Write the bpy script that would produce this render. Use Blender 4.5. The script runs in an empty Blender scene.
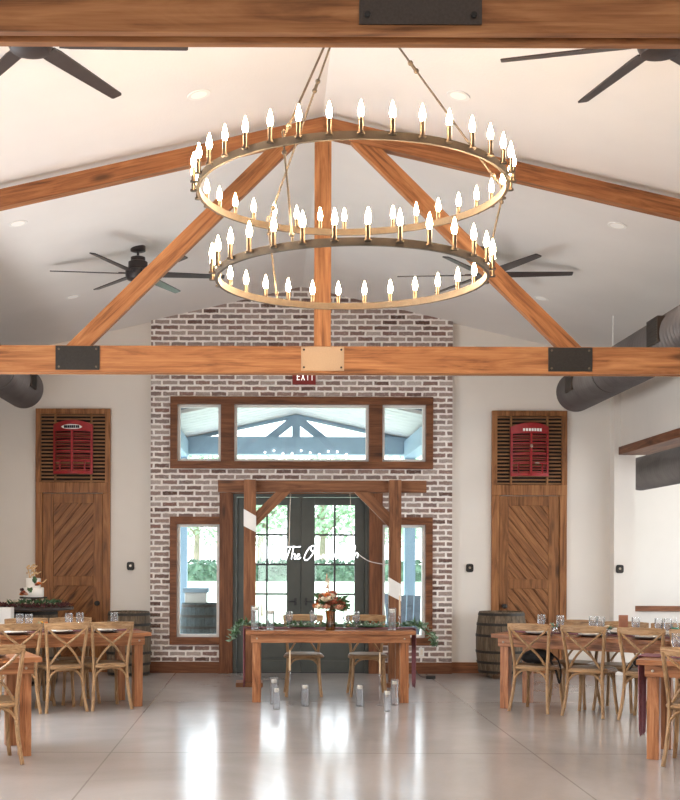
import bpy, math, random
from mathutils import Vector, Matrix
PI = math.pi
rnd = random.Random(7)
SC = bpy.context.scene
COL = SC.collection

# ------------------------------------------------------------------ camera
F_PX, VX, VY, CX, CZ, ROLL = 1181.0, 269.5, 558.0, -0.421, 1.53, 0.0035
cam_d = bpy.data.cameras.new('camera'); cam = bpy.data.objects.new('camera', cam_d); COL.objects.link(cam)
cam_d.sensor_fit = 'HORIZONTAL'; cam_d.sensor_width = 36
cam_d.lens = 36 * F_PX / 680
cam_d.shift_x = (340 - VX) / 680
cam_d.shift_y = (VY - 400) / 680
cam_d.clip_end = 400
cam.matrix_world = Matrix.Translation((CX, 0, CZ)) @ Matrix.Rotation(PI/2, 4, 'X') @ Matrix.Rotation(ROLL, 4, 'Z')
SC.camera = cam

def at(px, py, Y):
    """world X, Z of a point of the photo at depth Y (metres)"""
    a, b = px - VX, py - VY
    dx, dy = a + b*ROLL, b - a*ROLL
    return CX + dx*Y/F_PX, CZ - dy*Y/F_PX

# ------------------------------------------------------------------ mesh builder
class MB:
    def __init__(s): s.v = []; s.f = []
    def add(s, vs, fs):
        o = len(s.v); s.v += [tuple(v) for v in vs]; s.f += [tuple(i+o for i in f) for f in fs]; return s
    def box(s, x0, x1, y0, y1, z0, z1, M=None):
        vs = [Vector((x, y, z)) for z in (z0, z1) for y in (y0, y1) for x in (x0, x1)]
        if M is not None: vs = [M @ v for v in vs]
        return s.add(vs, [(0,2,3,1),(4,5,7,6),(0,1,5,4),(2,6,7,3),(0,4,6,2),(1,3,7,5)])
    def cbox(s, c, size, M=None):
        x, y, z = c; a, b, d = (q/2 for q in size)
        return s.box(x-a, x+a, y-b, y+b, z-d, z+d, M)
    def prism_y(s, poly, y0, y1):
        n = len(poly)
        vs = [(x, y0, z) for x, z in poly] + [(x, y1, z) for x, z in poly]
        fs = [tuple(range(n)), tuple(range(2*n-1, n-1, -1))]
        fs += [(i, i+n, (i+1) % n + n, (i+1) % n) for i in range(n)]
        return s.add(vs, fs)
    def prism_z(s, poly, z0, z1):
        n = len(poly)
        vs = [(x, y, z0) for x, y in poly] + [(x, y, z1) for x, y in poly]
        fs = [tuple(range(n-1, -1, -1)), tuple(range(n, 2*n))]
        fs += [(i, (i+1) % n, (i+1) % n + n, i+n) for i in range(n)]
        return s.add(vs, fs)
    def lathe(s, prof, c=(0,0,0), n=24, axis='z', closed=False):
        o = []; c = Vector(c)
        for r, h in prof:
            for k in range(n):
                a = 2*PI*k/n
                p = (r*math.cos(a), r*math.sin(a), h)
                if axis == 'y': p = (p[0], p[2], p[1])
                if axis == 'x': p = (p[2], p[0], p[1])
                o.append(c + Vector(p))
        fs = []
        for i in range(len(prof)-1):
            for k in range(n):
                k2 = (k+1) % n
                fs.append((i*n+k, i*n+k2, (i+1)*n+k2, (i+1)*n+k))
        if closed:
            m = (len(prof)-1)*n
            for k in range(n):
                k2 = (k+1) % n
                fs.append((m+k, m+k2, k2, k))
        else:
            if prof[0][0] > 1e-6: fs.append(tuple(range(n-1, -1, -1)))
            if prof[-1][0] > 1e-6: fs.append(tuple((len(prof)-1)*n + k for k in range(n)))
        return s.add(o, fs)
    def tube(s, pts, r, n=8, flat=1.0, closed=False):
        pts = [Vector(p) for p in pts]; m = len(pts)
        rs = r if isinstance(r, (list, tuple)) else [r]*m
        t0 = (pts[1]-pts[0]).normalized()
        u = t0.orthogonal().normalized()
        if abs(t0.z) < .9: u = (Vector((0,0,1)) - t0*t0.z).normalized()
        vs = []
        for i, p in enumerate(pts):
            a = pts[i-1] if (i > 0 or closed) else p
            b = pts[(i+1) % m] if (i < m-1 or closed) else p
            t = (b-a)
            t = t.normalized() if t.length > 1e-9 else t0
            u = (u - t*u.dot(t)).normalized(); w = t.cross(u)
            for k in range(n):
                a2 = 2*PI*k/n
                vs.append(p + (u*math.cos(a2)*flat + w*math.sin(a2))*rs[i])
        fs = []
        for i in range(m if closed else m-1):
            j = (i+1) % m
            for k in range(n):
                k2 = (k+1) % n
                fs.append((i*n+k, i*n+k2, j*n+k2, j*n+k))
        if not closed:
            fs.append(tuple(range(n-1, -1, -1))); fs.append(tuple((m-1)*n+k for k in range(n)))
        return s.add(vs, fs)
    def ball(s, c, r, n=8, m=6, sq=(1,1,1)):
        c = Vector(c)
        vs = [c + Vector((0,0,-r*sq[2]))]
        for i in range(1, m):
            a = -PI/2 + PI*i/m
            for k in range(n):
                b = 2*PI*k/n
                vs.append(c + Vector((r*sq[0]*math.cos(a)*math.cos(b), r*sq[1]*math.cos(a)*math.sin(b), r*sq[2]*math.sin(a))))
        vs.append(c + Vector((0,0,r*sq[2])))
        fs = [(0, 1+(k+1) % n, 1+k) for k in range(n)]
        for i in range(m-2):
            for k in range(n):
                k2 = (k+1) % n
                fs.append((1+i*n+k, 1+i*n+k2, 1+(i+1)*n+k2, 1+(i+1)*n+k))
        e = len(vs)-1; q = 1+(m-2)*n
        fs += [(q+k, q+(k+1) % n, e) for k in range(n)]
        return s.add(vs, fs)
    def leaf(s, p, d, L, w, nrm=None):
        p = Vector(p); d = Vector(d).normalized()
        nn = Vector(nrm) if nrm is not None else Vector((rnd.uniform(-1,1), rnd.uniform(-1,1), rnd.uniform(-1,1)))
        sd = d.cross(nn)
        sd = sd.normalized() if sd.length > 1e-4 else d.orthogonal().normalized()
        up = sd.cross(d)*w*.35
        return s.add([p, p+d*L*.45+sd*w/2-up, p+d*L, p+d*L*.45-sd*w/2-up, p+d*L*.45], [(0,4,1),(1,4,2),(2,4,3),(3,4,0)])
    def build(s, name, mat, parent=None, smooth=False, bevel=0, loc=None, rot=None):
        me = bpy.data.meshes.new(name); me.from_pydata([tuple(v) for v in s.v], [], s.f); me.validate(); me.update()
        import bmesh
        bm = bmesh.new(); bm.from_mesh(me); bmesh.ops.recalc_face_normals(bm, faces=bm.faces[:]); bm.to_mesh(me); bm.free()
        me.materials.append(mat)
        if smooth:
            me.polygons.foreach_set('use_smooth', [True]*len(me.polygons))
            try: me.set_sharp_from_angle(angle=math.radians(40))
            except Exception: pass
        o = bpy.data.objects.new(name, me); COL.objects.link(o)
        if parent is not None: o.parent = parent
        if loc is not None: o.location = loc
        if rot is not None: o.rotation_euler = rot
        if bevel:
            b = o.modifiers.new('bevel', 'BEVEL'); b.width = bevel; b.segments = 2; b.limit_method = 'ANGLE'
        return o

def smooth_path(pts, k=6, closed=False):
    P = [Vector(p) for p in pts]; out = []; n = len(P)
    rng = range(n if closed else n-1)
    for i in rng:
        if closed: a, b, c, d = P[i-1], P[i], P[(i+1) % n], P[(i+2) % n]
        else: a, b, c, d = P[max(i-1,0)], P[i], P[i+1], P[min(i+2,n-1)]
        for j in range(k):
            t = j/k
            out.append(.5*((2*b) + (c-a)*t + (2*a-5*b+4*c-d)*t*t + (3*b-a-3*c+d)*t**3))
    if not closed: out.append(P[-1])
    return out

# ------------------------------------------------------------------ tags
def tag(o, label=None, cat=None, group=None, kind=None):
    if label: o['label'] = label
    if cat: o['category'] = cat
    if group: o['group'] = group
    if kind: o['kind'] = kind
    return o
def thing(name, label, cat, loc=(0,0,0), rz=0, group=None, kind=None):
    o = bpy.data.objects.new(name, None); COL.objects.link(o); o.empty_display_size = .1
    o.location = loc; o.rotation_euler = (0,0,rz)
    return tag(o, label, cat, group, kind)
def copy_tree(o, parent=None):
    c = o.copy(); COL.objects.link(c)
    if parent is not None: c.parent = parent
    for ch in list(o.children): copy_tree(ch, c)
    return c

# ------------------------------------------------------------------ materials
def srgb(r, g, b):
    f = lambda c: (c/255/12.92) if c/255 <= .04045 else ((c/255+.055)/1.055)**2.4
    return (f(r), f(g), f(b), 1)
class NT:
    def __init__(s, name):
        s.m = bpy.data.materials.new(name); s.m.use_nodes = True
        s.t = s.m.node_tree; s.n = s.t.nodes; s.b = s.n['Principled BSDF']; s.out = s.n['Material Output']
    def node(s, ty, **kw):
        n = s.n.new(ty)
        for k, v in kw.items(): setattr(n, k, v)
        return n
    def link(s, a, b): s.t.links.new(a, b)
    def val(s, sock, v):
        if hasattr(v, 'is_linked') or isinstance(v, bpy.types.NodeSocket): s.link(v, sock)
        else: sock.default_value = v
    def math(s, op, a, b=0.0, c=None):
        n = s.node('ShaderNodeMath', operation=op)
        s.val(n.inputs[0], a); s.val(n.inputs[1], b)
        if c is not None: s.val(n.inputs[2], c)
        return n.outputs[0]
    def coords(s, which='Object', scale=(1,1,1), rot=(0,0,0), rand=False):
        tc = s.node('ShaderNodeTexCoord'); src = tc.outputs[which]
        if rand:
            oi = s.node('ShaderNodeObjectInfo'); m1 = s.math('MULTIPLY', oi.outputs['Random'], 37.0)
            add = s.node('ShaderNodeVectorMath', operation='ADD'); s.link(src, add.inputs[0]); s.link(m1, add.inputs[1]); src = add.outputs[0]
        r = src
        if rot != (0,0,0):
            mp0 = s.node('ShaderNodeMapping'); mp0.inputs['Rotation'].default_value = rot; s.link(r, mp0.inputs['Vector']); r = mp0.outputs[0]
        mp = s.node('ShaderNodeMapping'); mp.inputs['Scale'].default_value = scale
        s.link(r, mp.inputs['Vector']); return mp.outputs[0]
    def noise(s, vec, scale=5, detail=4, rough=.55, dist=0):
        n = s.node('ShaderNodeTexNoise'); n.inputs['Scale'].default_value = scale; n.inputs['Detail'].default_value = detail
        n.inputs['Roughness'].default_value = rough; n.inputs['Distortion'].default_value = dist
        if vec is not None: s.link(vec, n.inputs['Vector'])
        return n.outputs['Fac']
    def ramp(s, fac, stops, interp='LINEAR'):
        n = s.node('ShaderNodeValToRGB'); e = n.color_ramp; e.interpolation = interp
        while len(e.elements) < len(stops): e.elements.new(.5)
        for el, (p, c) in zip(e.elements, stops): el.position = p; el.color = c
        s.link(fac, n.inputs[0]); return n.outputs[0]
    def mix(s, fac, a, b, blend='MIX'):
        n = s.node('ShaderNodeMix', data_type='RGBA', blend_type=blend)
        s.val(n.inputs[0], fac); s.val(n.inputs[6], a); s.val(n.inputs[7], b); return n.outputs[2]
    def bump(s, h, strength=.3, dist=.01):
        n = s.node('ShaderNodeBump'); n.inputs['Strength'].default_value = strength; n.inputs['Distance'].default_value = dist
        s.link(h, n.inputs['Height']); s.link(n.outputs[0], s.b.inputs['Normal'])
    def base(s, c): s.val(s.b.inputs['Base Color'], c); return s
    def set(s, **kw):
        for k, v in kw.items(): s.val(s.b.inputs[k.replace('_', ' ')], v)
        return s

def plain(name, c, rough=.6, metal=0, var=.12, scale=12, bump=0, spec=.5):
    m = NT(name); f = m.noise(m.coords(), scale)
    d = tuple(x*(1-var) for x in c[:3]) + (1,); l = tuple(min(1, x*(1+var)) for x in c[:3]) + (1,)
    m.base(m.ramp(f, [(.3, d), (.7, l)])); m.set(Roughness=rough, Metallic=metal)
    m.b.inputs['Specular IOR Level'].default_value = spec
    if bump: m.bump(f, bump, .005)
    return m.m
def wood(name, dark, mid, light, axis='x', rot=(0,0,0), rough=.5, knots=True, grain=1.0, spec=.35):
    m = NT(name)
    sc = {'x': (.9, 9, 9), 'y': (9, .9, 9), 'z': (9, 9, .9)}[axis]
    sc = tuple(q*grain for q in sc)
    v = m.coords('Object', sc, rot, rand=True)
    f1 = m.noise(v, 1.6, 6, .62, 1.2)
    sc2 = tuple(q*5 if q > 2 else q*1.5 for q in sc)
    f2 = m.noise(m.coords('Object', sc2, rot, rand=True), 1.5, 3, .6, .3)
    f = m.math('ADD', m.math('MULTIPLY', f1, .68), m.math('MULTIPLY', f2, .32))
    c = m.ramp(f, [(.34, dark), (.48, mid), (.64, light)])
    if knots:
        vo = m.node('ShaderNodeTexVoronoi'); vo.inputs['Scale'].default_value = 1.0
        m.link(m.coords('Object', {'x': (1.3,4.5,4.5), 'y': (4.5,1.3,4.5), 'z': (4.5,4.5,1.3)}[axis], rot, rand=True), vo.inputs['Vector'])
        k = m.ramp(vo.outputs['Distance'], [(.06, (1,1,1,1)), (.17, (0,0,0,1))])
        c = m.mix(m.math('MULTIPLY', k, .75), c, tuple(x*.45 for x in dark[:3]) + (1,))
    oi = m.node('ShaderNodeObjectInfo')
    hsv = m.node('ShaderNodeHueSaturation'); m.link(c, hsv.inputs['Color'])
    m.link(m.math('ADD', m.math('MULTIPLY', oi.outputs['Random'], .22), .89), hsv.inputs['Value'])
    m.base(hsv.outputs[0]); m.set(Roughness=rough); m.b.inputs['Specular IOR Level'].default_value = spec
    m.bump(f, .25, .004)
    return m.m

M = {}
def wset(key, d, mi, l, **kw):
    for ax in 'xyz': M[key + ax] = wood(key + '_wood_' + ax, d, mi, l, ax, **kw)
wset('truss', srgb(104,64,36), srgb(156,102,62), srgb(184,130,84), rough=.6)
for sgn, nm in ((1, 'trussP'), (-1, 'trussN')):
    M[nm] = wood(nm, srgb(104,64,36), srgb(160,104,62), srgb(188,132,86), 'x', rot=(0, -sgn*math.radians(44.6), 0), rough=.55)
for sgn, nm in ((1, 'raftP'), (-1, 'raftN')):
    M[nm] = wood(nm, srgb(92,56,32), srgb(140,88,52), srgb(170,114,72), 'x', rot=(0, -sgn*math.atan(.228), 0), rough=.55)
wset('trim', srgb(74,42,24), srgb(112,68,42), srgb(142,92,60), rough=.5)
wset('door', srgb(86,52,28), srgb(138,90,52), srgb(170,118,74), rough=.5)
for sgn, nm in ((1, 'doorP'), (-1, 'doorN')):
    M[nm] = wood(nm, srgb(80,48,26), srgb(132,86,50), srgb(164,114,72), 'x', rot=(0, -sgn*math.radians(51), 0), grain=1.3)
wset('table', srgb(98,60,36), srgb(152,98,62), srgb(182,128,88), rough=.42, grain=1.4)
wset('arch', srgb(86,52,32), srgb(124,80,52), srgb(152,104,70), rough=.55)
for sgn, nm in ((1, 'archP'), (-1, 'archN')):
    M[nm] = wood(nm, srgb(86,52,32), srgb(124,80,52), srgb(152,104,70), 'x', rot=(0, -sgn*PI/4, 0))
wset('chair', srgb(112,82,54), srgb(154,120,84), srgb(184,150,112), rough=.5, knots=False, grain=2.2)
wset('stave', srgb(62,52,42), srgb(100,86,70), srgb(134,116,96), rough=.75, knots=False, grain=1.6)
wset('slat', srgb(92,60,34), srgb(138,96,60), srgb(160,116,76), rough=.55, knots=False)

def wallmat(name, c, bumpy=.12, sc=60):
    m = NT(name); v = m.coords()
    f = m.noise(v, 1.2, 3); g = m.noise(v, sc, 5, .6)
    d = tuple(x*.96 for x in c[:3]) + (1,)
    m.base(m.ramp(f, [(.35, d), (.65, c)])); m.set(Roughness=.85); m.b.inputs['Specular IOR Level'].default_value = .2
    m.bump(g, bumpy, .006); return m.m
M['wall'] = wallmat('painted_wall', srgb(232,226,218))
M['ceil'] = wallmat('textured_ceiling', srgb(236,231,226), .3, 45)

def brickmat():
    m = NT('whitewashed_brick'); tc = m.coords('Object')
    nz = m.node('ShaderNodeTexNoise'); nz.inputs['Scale'].default_value = 14; nz.inputs['Detail'].default_value = 3; m.link(tc, nz.inputs['Vector'])
    sub = m.node('ShaderNodeVectorMath', operation='SUBTRACT'); m.link(nz.outputs['Color'], sub.inputs[0]); sub.inputs[1].default_value = (.5,.5,.5)
    sca = m.node('ShaderNodeVectorMath', operation='SCALE'); m.link(sub.outputs[0], sca.inputs[0]); sca.inputs['Scale'].default_value = .024
    add = m.node('ShaderNodeVectorMath', operation='ADD'); m.link(tc, add.inputs[0]); m.link(sca.outputs[0], add.inputs[1])
    sep = m.node('ShaderNodeSeparateXYZ'); m.link(add.outputs[0], sep.inputs[0])
    W, H = .216, .0735
    z = m.math('DIVIDE', m.math('ADD', sep.outputs['Z'], 5.0), H); row = m.math('FLOOR', z)
    half = m.math('MULTIPLY', m.math('MODULO', row, 2.0), .5)
    x = m.math('ADD', m.math('DIVIDE', m.math('ADD', sep.outputs['X'], 20.0), W), half); col = m.math('FLOOR', x)
    fx = m.math('MULTIPLY', m.math('SUBTRACT', x, col), W); fz = m.math('MULTIPLY', m.math('SUBTRACT', z, row), H)
    dx = m.math('MINIMUM', fx, m.math('SUBTRACT', W, fx)); dz = m.math('MINIMUM', fz, m.math('SUBTRACT', H, fz))
    def sm(v, a, b):
        n = m.node('ShaderNodeMapRange', interpolation_type='SMOOTHSTEP'); m.link(v, n.inputs[0]); n.inputs[1].default_value = a; n.inputs[2].default_value = b; return n.outputs[0]
    mask = m.math('MULTIPLY', sm(dx, .010, .0165), sm(dz, .0095, .016))
    cmb = m.node('ShaderNodeCombineXYZ'); m.link(col, cmb.inputs[0]); m.link(row, cmb.inputs[1])
    wn = m.node('ShaderNodeTexWhiteNoise', noise_dimensions='3D'); m.link(cmb.outputs[0], wn.inputs['Vector'])
    bc = m.ramp(wn.outputs['Value'], [(0, srgb(98,74,66)), (.18, srgb(142,120,112)), (.38, srgb(174,160,152)), (.55, srgb(142,110,100)), (.7, srgb(142,128,122)), (.85, srgb(160,136,126)), (1, srgb(190,178,170))])
    f = m.noise(tc, 26, 5, .65); bc = m.mix(m.math('MULTIPLY', sm(f, .5, .72), .42), bc, srgb(205,194,186))
    g = m.noise(tc, 60, 3, .6); bc = m.mix(m.math('MULTIPLY', sm(g, .52, .7), .4), bc, srgb(70,52,46))
    mo = m.ramp(m.noise(tc, 9, 4), [(.3, srgb(236,228,222)), (.7, srgb(250,245,240))])
    m.base(m.mix(mask, mo, bc)); m.set(Roughness=.9); m.b.inputs['Specular IOR Level'].default_value = .2
    m.bump(m.math('ADD', mask, m.math('MULTIPLY', f, .4)), .5, .012)
    return m.m
M['brick'] = brickmat()

def floormat():
    m = NT('polished_concrete'); tc = m.coords()
    f = m.noise(tc, .55, 6, .6, .6); g = m.noise(tc, 5, 5, .65); h = m.noise(tc, 40, 3)
    c = m.ramp(f, [(.3, srgb(156,150,147)), (.5, srgb(174,169,166)), (.7, srgb(192,187,184))])
    c = m.mix(m.math('MULTIPLY', g, .35), c, srgb(142,137,136)); c = m.mix(m.math('MULTIPLY', h, .18), c, srgb(198,194,192))
    sep = m.node('ShaderNodeSeparateXYZ'); m.link(tc, sep.inputs[0])
    jx = m.math('ABSOLUTE', m.math('SUBTRACT', m.math('ABSOLUTE', sep.outputs['X']), 1.66))
    yy = m.math('DIVIDE', m.math('SUBTRACT', sep.outputs['Y'], 9.27), 3.3)
    jy = m.math('MULTIPLY', m.math('ABSOLUTE', m.math('SUBTRACT', yy, m.math('ROUND', yy))), 3.3)
    j = m.math('LESS_THAN', m.math('MINIMUM', jx, m.math('MULTIPLY', jy, .55)), .006)
    m.base(m.mix(m.math('MULTIPLY', j, .42), c, srgb(92,84,78)))
    m.link(m.math('ADD', m.math('MULTIPLY', g, .14), .10), m.b.inputs['Roughness'])
    m.b.inputs['Specular IOR Level'].default_value = .6
    m.bump(m.math('ADD', m.math('MULTIPLY', f, .3), m.math('MULTIPLY', g, .7)), .035, .02)
    return m.m
M['floor'] = floormat()

def glassmat(name, tint=(1,1,1,1), gl=.06, rough=.02, milk=0):
    m = NT(name); m.n.remove(m.b)
    tr = m.node('ShaderNodeBsdfTransparent'); tr.inputs[0].default_value = tint
    g = m.node('ShaderNodeBsdfGlossy'); g.inputs['Roughness'].default_value = rough
    lw = m.node('ShaderNodeLayerWeight'); lw.inputs[0].default_value = .25
    fac = m.math('ADD', m.math('MULTIPLY', lw.outputs['Fresnel'], .7), gl)
    mx = m.node('ShaderNodeMixShader'); m.link(fac, mx.inputs[0]); m.link(tr.outputs[0], mx.inputs[1]); m.link(g.outputs[0], mx.inputs[2])
    o = mx.outputs[0]
    if milk:
        df = m.node('ShaderNodeBsdfTranslucent'); df.inputs[0].default_value = (.95,.96,.98,1)
        d2 = m.node('ShaderNodeBsdfDiffuse'); d2.inputs[0].default_value = (.95,.96,.98,1)
        a = m.node('ShaderNodeMixShader'); m.link(df.outputs[0], a.inputs[1]); m.link(d2.outputs[0], a.inputs[2]); a.inputs[0].default_value = .5
        b = m.node('ShaderNodeMixShader'); b.inputs[0].default_value = milk; m.link(o, b.inputs[1]); m.link(a.outputs[0], b.inputs[2]); o = b.outputs[0]
    m.link(o, m.out.inputs['Surface']); return m.m
M['pane'] = glassmat('window_glass', (.97,.985,.98,1), .02)
M['glass'] = glassmat('clear_glass', (.98,.985,.99,1), .03, .08, .05)
M['water'] = glassmat('clear_water', (.96,.975,1,1), .03, .05, .04)
M['amber'] = glassmat('amber_glass', (.62,.40,.10,1), .08, .05)
def emit(name, c, st):
    m = NT(name); m.base(c); m.set(Emission_Color=c, Emission_Strength=st, Roughness=.4); return m.m
M['bulb'] = emit('candle_bulb_glow', (1, .68, .38, 1), 150)
M['neon'] = emit('white_neon', (.92, .94, 1, 1), 4)
M['exit_red'] = emit('exit_red_face', srgb(120,22,20), .10)
M['exit_white'] = emit('exit_letter_white', (1,.95,.93,1), .45)
M['lens'] = emit('light_lens', (1,.95,.88,1), .1)
M['bronze'] = plain('bronze_iron', srgb(106,94,80), .55, .4, .12, 30)
M['sleeve'] = plain('dark_candle_sleeve', srgb(104,92,80), .34, .85, .05)
M['chrome'] = plain('polished_steel', srgb(170,156,140), .28, .9, .05)
M['black'] = plain('black_steel', srgb(44,41,39), .5, .3, .2, 80, .1)
M['plate_dark'] = plain('dark_bronze_plate', srgb(70,60,54), .5, .25, .18, 120, .15)
M['plate_beige'] = plain('beige_plate', srgb(176,150,122), .45, .15, .06, 120, .1)  # beige stands for chandelier light reflected by the dark metal
M['fan'] = plain('fan_dark', srgb(56,50,50), .4, .3, .12)
M['blade'] = plain('fan_blade', srgb(66,60,60), .35, .2, .12)
M['duct'] = plain('dark_duct', srgb(104,98,96), .45, .4, .12, 5)
M['register'] = plain('register_brown', srgb(62,50,42), .5, .3, .12)
M['white'] = plain('white_paint', srgb(238,236,232), .5, 0, .03)
M['reddoor'] = plain('red_enamel', srgb(152,28,31), .38, .1, .2, 18)
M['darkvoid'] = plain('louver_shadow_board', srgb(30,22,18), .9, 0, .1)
M['doordark'] = plain('charcoal_green_paint', srgb(76,80,76), .45, 0, .08, 6)
M['muntin'] = plain('dark_muntin', srgb(48,50,54), .45, 0, .06)
M['iron'] = plain('hoop_iron', srgb(58,54,50), .55, .6, .2, 30)
M['seat'] = plain('woven_rush_seat', srgb(140,114,84), .38, 0, .25, 90, .2)
M['linen'] = plain('cream_linen', srgb(236,226,212), .85, 0, .05, 40, .2)
M['charger'] = plain('dark_wood_charger', srgb(84,46,34), .45, 0, .2, 20)
M['mauve'] = plain('mauve_gauze', srgb(128,78,84), .9, 0, .16, 50, .3)
M['wax'] = plain('ivory_wax', srgb(242,234,220), .5, 0, .02)
M['taperwax'] = plain('tan_taper_wax', srgb(214,186,150), .5, 0, .04)
M['leaf'] = plain('eucalyptus_green', srgb(128,156,132), .6, 0, .35, 20)
M['leafdk'] = plain('dark_green_leaf', srgb(74,108,70), .6, 0, .35, 20)
M['leafred'] = plain('burgundy_leaf', srgb(78,34,34), .6, 0, .35, 30)
M['rust'] = plain('rust_petals', srgb(158,84,60), .7, 0, .25, 40)
M['blush'] = plain('blush_petals', srgb(214,164,140), .7, 0, .14, 40)
M['cream'] = plain('cream_petals', srgb(240,226,204), .7, 0, .06, 40)
M['orange'] = plain('orange_petals', srgb(214,122,52), .7, 0, .2, 40)
M['yellow'] = plain('yellow_petals', srgb(232,178,64), .7, 0, .14, 40)
M['icing'] = plain('white_icing', srgb(246,242,234), .55, 0, .02)
M['gold'] = plain('gilded_twig', srgb(216,178,128), .4, .3, .1)
M['card'] = plain('brown_card', srgb(158,104,78), .6, 0, .12)
M['porch'] = plain('pale_blue_paint', srgb(136,160,178), .6, 0, .05, 5)
M['porchwood'] = plain('white_soffit_boards', srgb(208,208,206), .6, 0, .05, 5)
M['outbarrel'] = plain('weathered_barrel', srgb(64,74,76), .8, 0, .3, 20)
M['concrete'] = plain('pale_concrete', srgb(226,226,222), .85, 0, .06, 3)
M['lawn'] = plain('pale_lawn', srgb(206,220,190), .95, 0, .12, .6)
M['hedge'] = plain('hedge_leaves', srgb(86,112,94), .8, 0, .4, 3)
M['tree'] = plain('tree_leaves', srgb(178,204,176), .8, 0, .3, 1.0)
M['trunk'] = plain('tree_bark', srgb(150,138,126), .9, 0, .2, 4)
M['outseat'] = plain('grey_blue_slats', srgb(104,116,130), .6, 0, .15, 12)
M['blackcloth'] = plain('black_cloth', srgb(22,21,23), .8, 0, .2, 30, .2)
M['label_green'] = plain('green_label', srgb(60,140,120), .5)
M['inkdark'] = plain('dark_lettering', srgb(34,30,40), .6)

# ------------------------------------------------------------------ room dimensions
YW, YB = 15.8, 15.7            # white end wall, brick face
RIDGE, PITCH = 5.14, .228
XL, XR = -4.17, 4.216
YBACK = -4.0
def ceil_z(x): return RIDGE - PITCH*abs(x)
def struct(o, label, cat): return tag(o, label, cat, None, 'structure')

struct(MB().box(XL-.2, 8.3, YBACK-.2, 16.0, -.15, 0).build('floor', M['floor']), 'polished grey-beige concrete floor with saw-cut joints', 'floor')
mb = MB()
xe = 4.6
for s in (-1, 1):
    mb.prism_y([(0, RIDGE), (s*xe, ceil_z(xe)), (s*xe, ceil_z(xe)+.15), (0, RIDGE+.15)], YBACK-.2, YW+.2)
struct(mb.build('ceiling', M['ceil']), 'white textured vaulted ceiling above the trusses', 'ceiling')
# end wall, left and right of the brick
BX = 2.005
mb = MB(); mb.prism_y([(XL-.2, 0), (-BX, 0), (-BX, ceil_z(BX)), (XL-.2, ceil_z(XL-.2))], YW, YW+.25)
struct(mb.build('wall_far_left', M['wall']), 'off-white end wall left of the brick', 'wall')
mb = MB(); mb.prism_y([(BX, 0), (4.40, 0), (4.40, ceil_z(4.40)), (BX, ceil_z(BX))], YW, YW+.25)
struct(mb.build('wall_far_right', M['wall']), 'off-white end wall right of the brick', 'wall')
# brick wall with openings
def bx(px): return at(px, 530, YB)[0]
DX0, DX1 = bx(219.5), bx(382.5)                  # door surround outer
TZ0, TZ1 = at(301, 469, YB)[1], at(301, 397, YB)[1]
SZ0, SZ1 = at(301, 645, YB)[1], at(301, 517, YB)[1]
TX0, TX1 = bx(170), bx(432.5)
DZ1 = at(301, 481, YB)[1]
xs = [-BX, TX0, DX0, DX1, TX1, BX]; zs = [0, SZ0, SZ1, DZ1, TZ0, TZ1]
def is_open(i, j):
    if j == 4 and 1 <= i <= 3: return True                 # transom
    if i == 2 and j <= 2: return True                      # door
    if i in (1, 3) and j == 1: return True                 # sidelights
    return False
mb = MB()
for i in range(5):
    for j in range(5):
        if not is_open(i, j): mb.box(xs[i], xs[i+1], YB, YB+.35, zs[j], zs[j+1])
mb.prism_y([(-BX, TZ1), (BX, TZ1), (BX, ceil_z(BX)+.02), (0, RIDGE+.02), (-BX, ceil_z(BX)+.02)], YB, YB+.35)
struct(mb.build('wall_far', M['brick']), 'whitewashed brick wall around the entrance doors', 'wall')
# side walls and back wall
mb = MB(); mb.box(XL-.2, XL, YBACK, YW, 0, .9); mb.box(XL-.2, XL, YBACK, YW, 2.6, ceil_z(XL)+.05)
for y0, y1 in ((YBACK, .5), (3.5, 4.5), (7.5, 8.5), (11.5, YW)): mb.box(XL-.2, XL, y0, y1, .9, 2.6)
struct(mb.build('wall_left', M['wall']), 'off-white side wall on the left', 'wall')
mb = MB(); mb.box(XR, 4.55, 1.0, 15.6, 3.009, 4.25); mb.box(XR, 4.55, YBACK, 1.0, 0, 4.25)
struct(mb.build('wall_right', M['wall']), 'off-white side wall above the opening to the side room', 'wall')
struct(MB().box(4.13, 4.40, 15.6, YW, 0, ceil_z(4.13)+.01).build('wall_pier', M['wall']), 'white pier at the corner beside the side room', 'wall')
mb = MB()
for a, b in ((XL-.2, -1.0), (1.0, 8.3)): mb.box(a, b, YBACK-.2, YBACK, 0, 3.3)
mb.box(XL-.2, 8.3, YBACK-.2, YBACK, 2.4, 5.2)
struct(mb.build('wall_back', M['wall']), 'off-white wall behind the camera with an open doorway', 'wall')
# side room
struct(MB().box(4.40, 8.3, 19.0, 19.2, 0, 3.6).build('wall_side_room_end', M['wall']), 'white end wall of the side room with brown rail', 'wall')
mb = MB()
mb.box(8.0, 8.2, YBACK, 19.0, 0, .8); mb.box(8.0, 8.2, YBACK, 19.0, 2.6, 3.6)
for y0, y1 in ((YBACK, 4), (7, 8), (11, 12), (15, 15.6), (18.4, 19)): mb.box(8.0, 8.2, y0, y1, .8, 2.6)
struct(mb.build('wall_side_room_right', M['wall']), 'white window wall of the side room', 'wall')
struct(MB().box(4.55, 8.2, YBACK, 19.0, 3.45, 3.6).build('ceiling_side_room', M['ceil']), 'white flat ceiling of the side room', 'ceiling')
zr = at(655, 606, 18.95)[1]
struct(MB().box(4.38, 4.55, 16.05, 19.0, 0, 3.6).build('wall_side_room_left', M['wall']), 'white left wall of the side room beyond the pier', 'wall')
struct(MB().box(4.55, 8.3, 16.0, 19.2, -.15, 0).build('floor_side_room', M['floor']), 'polished concrete floor at the far end of the side room', 'floor')
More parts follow.
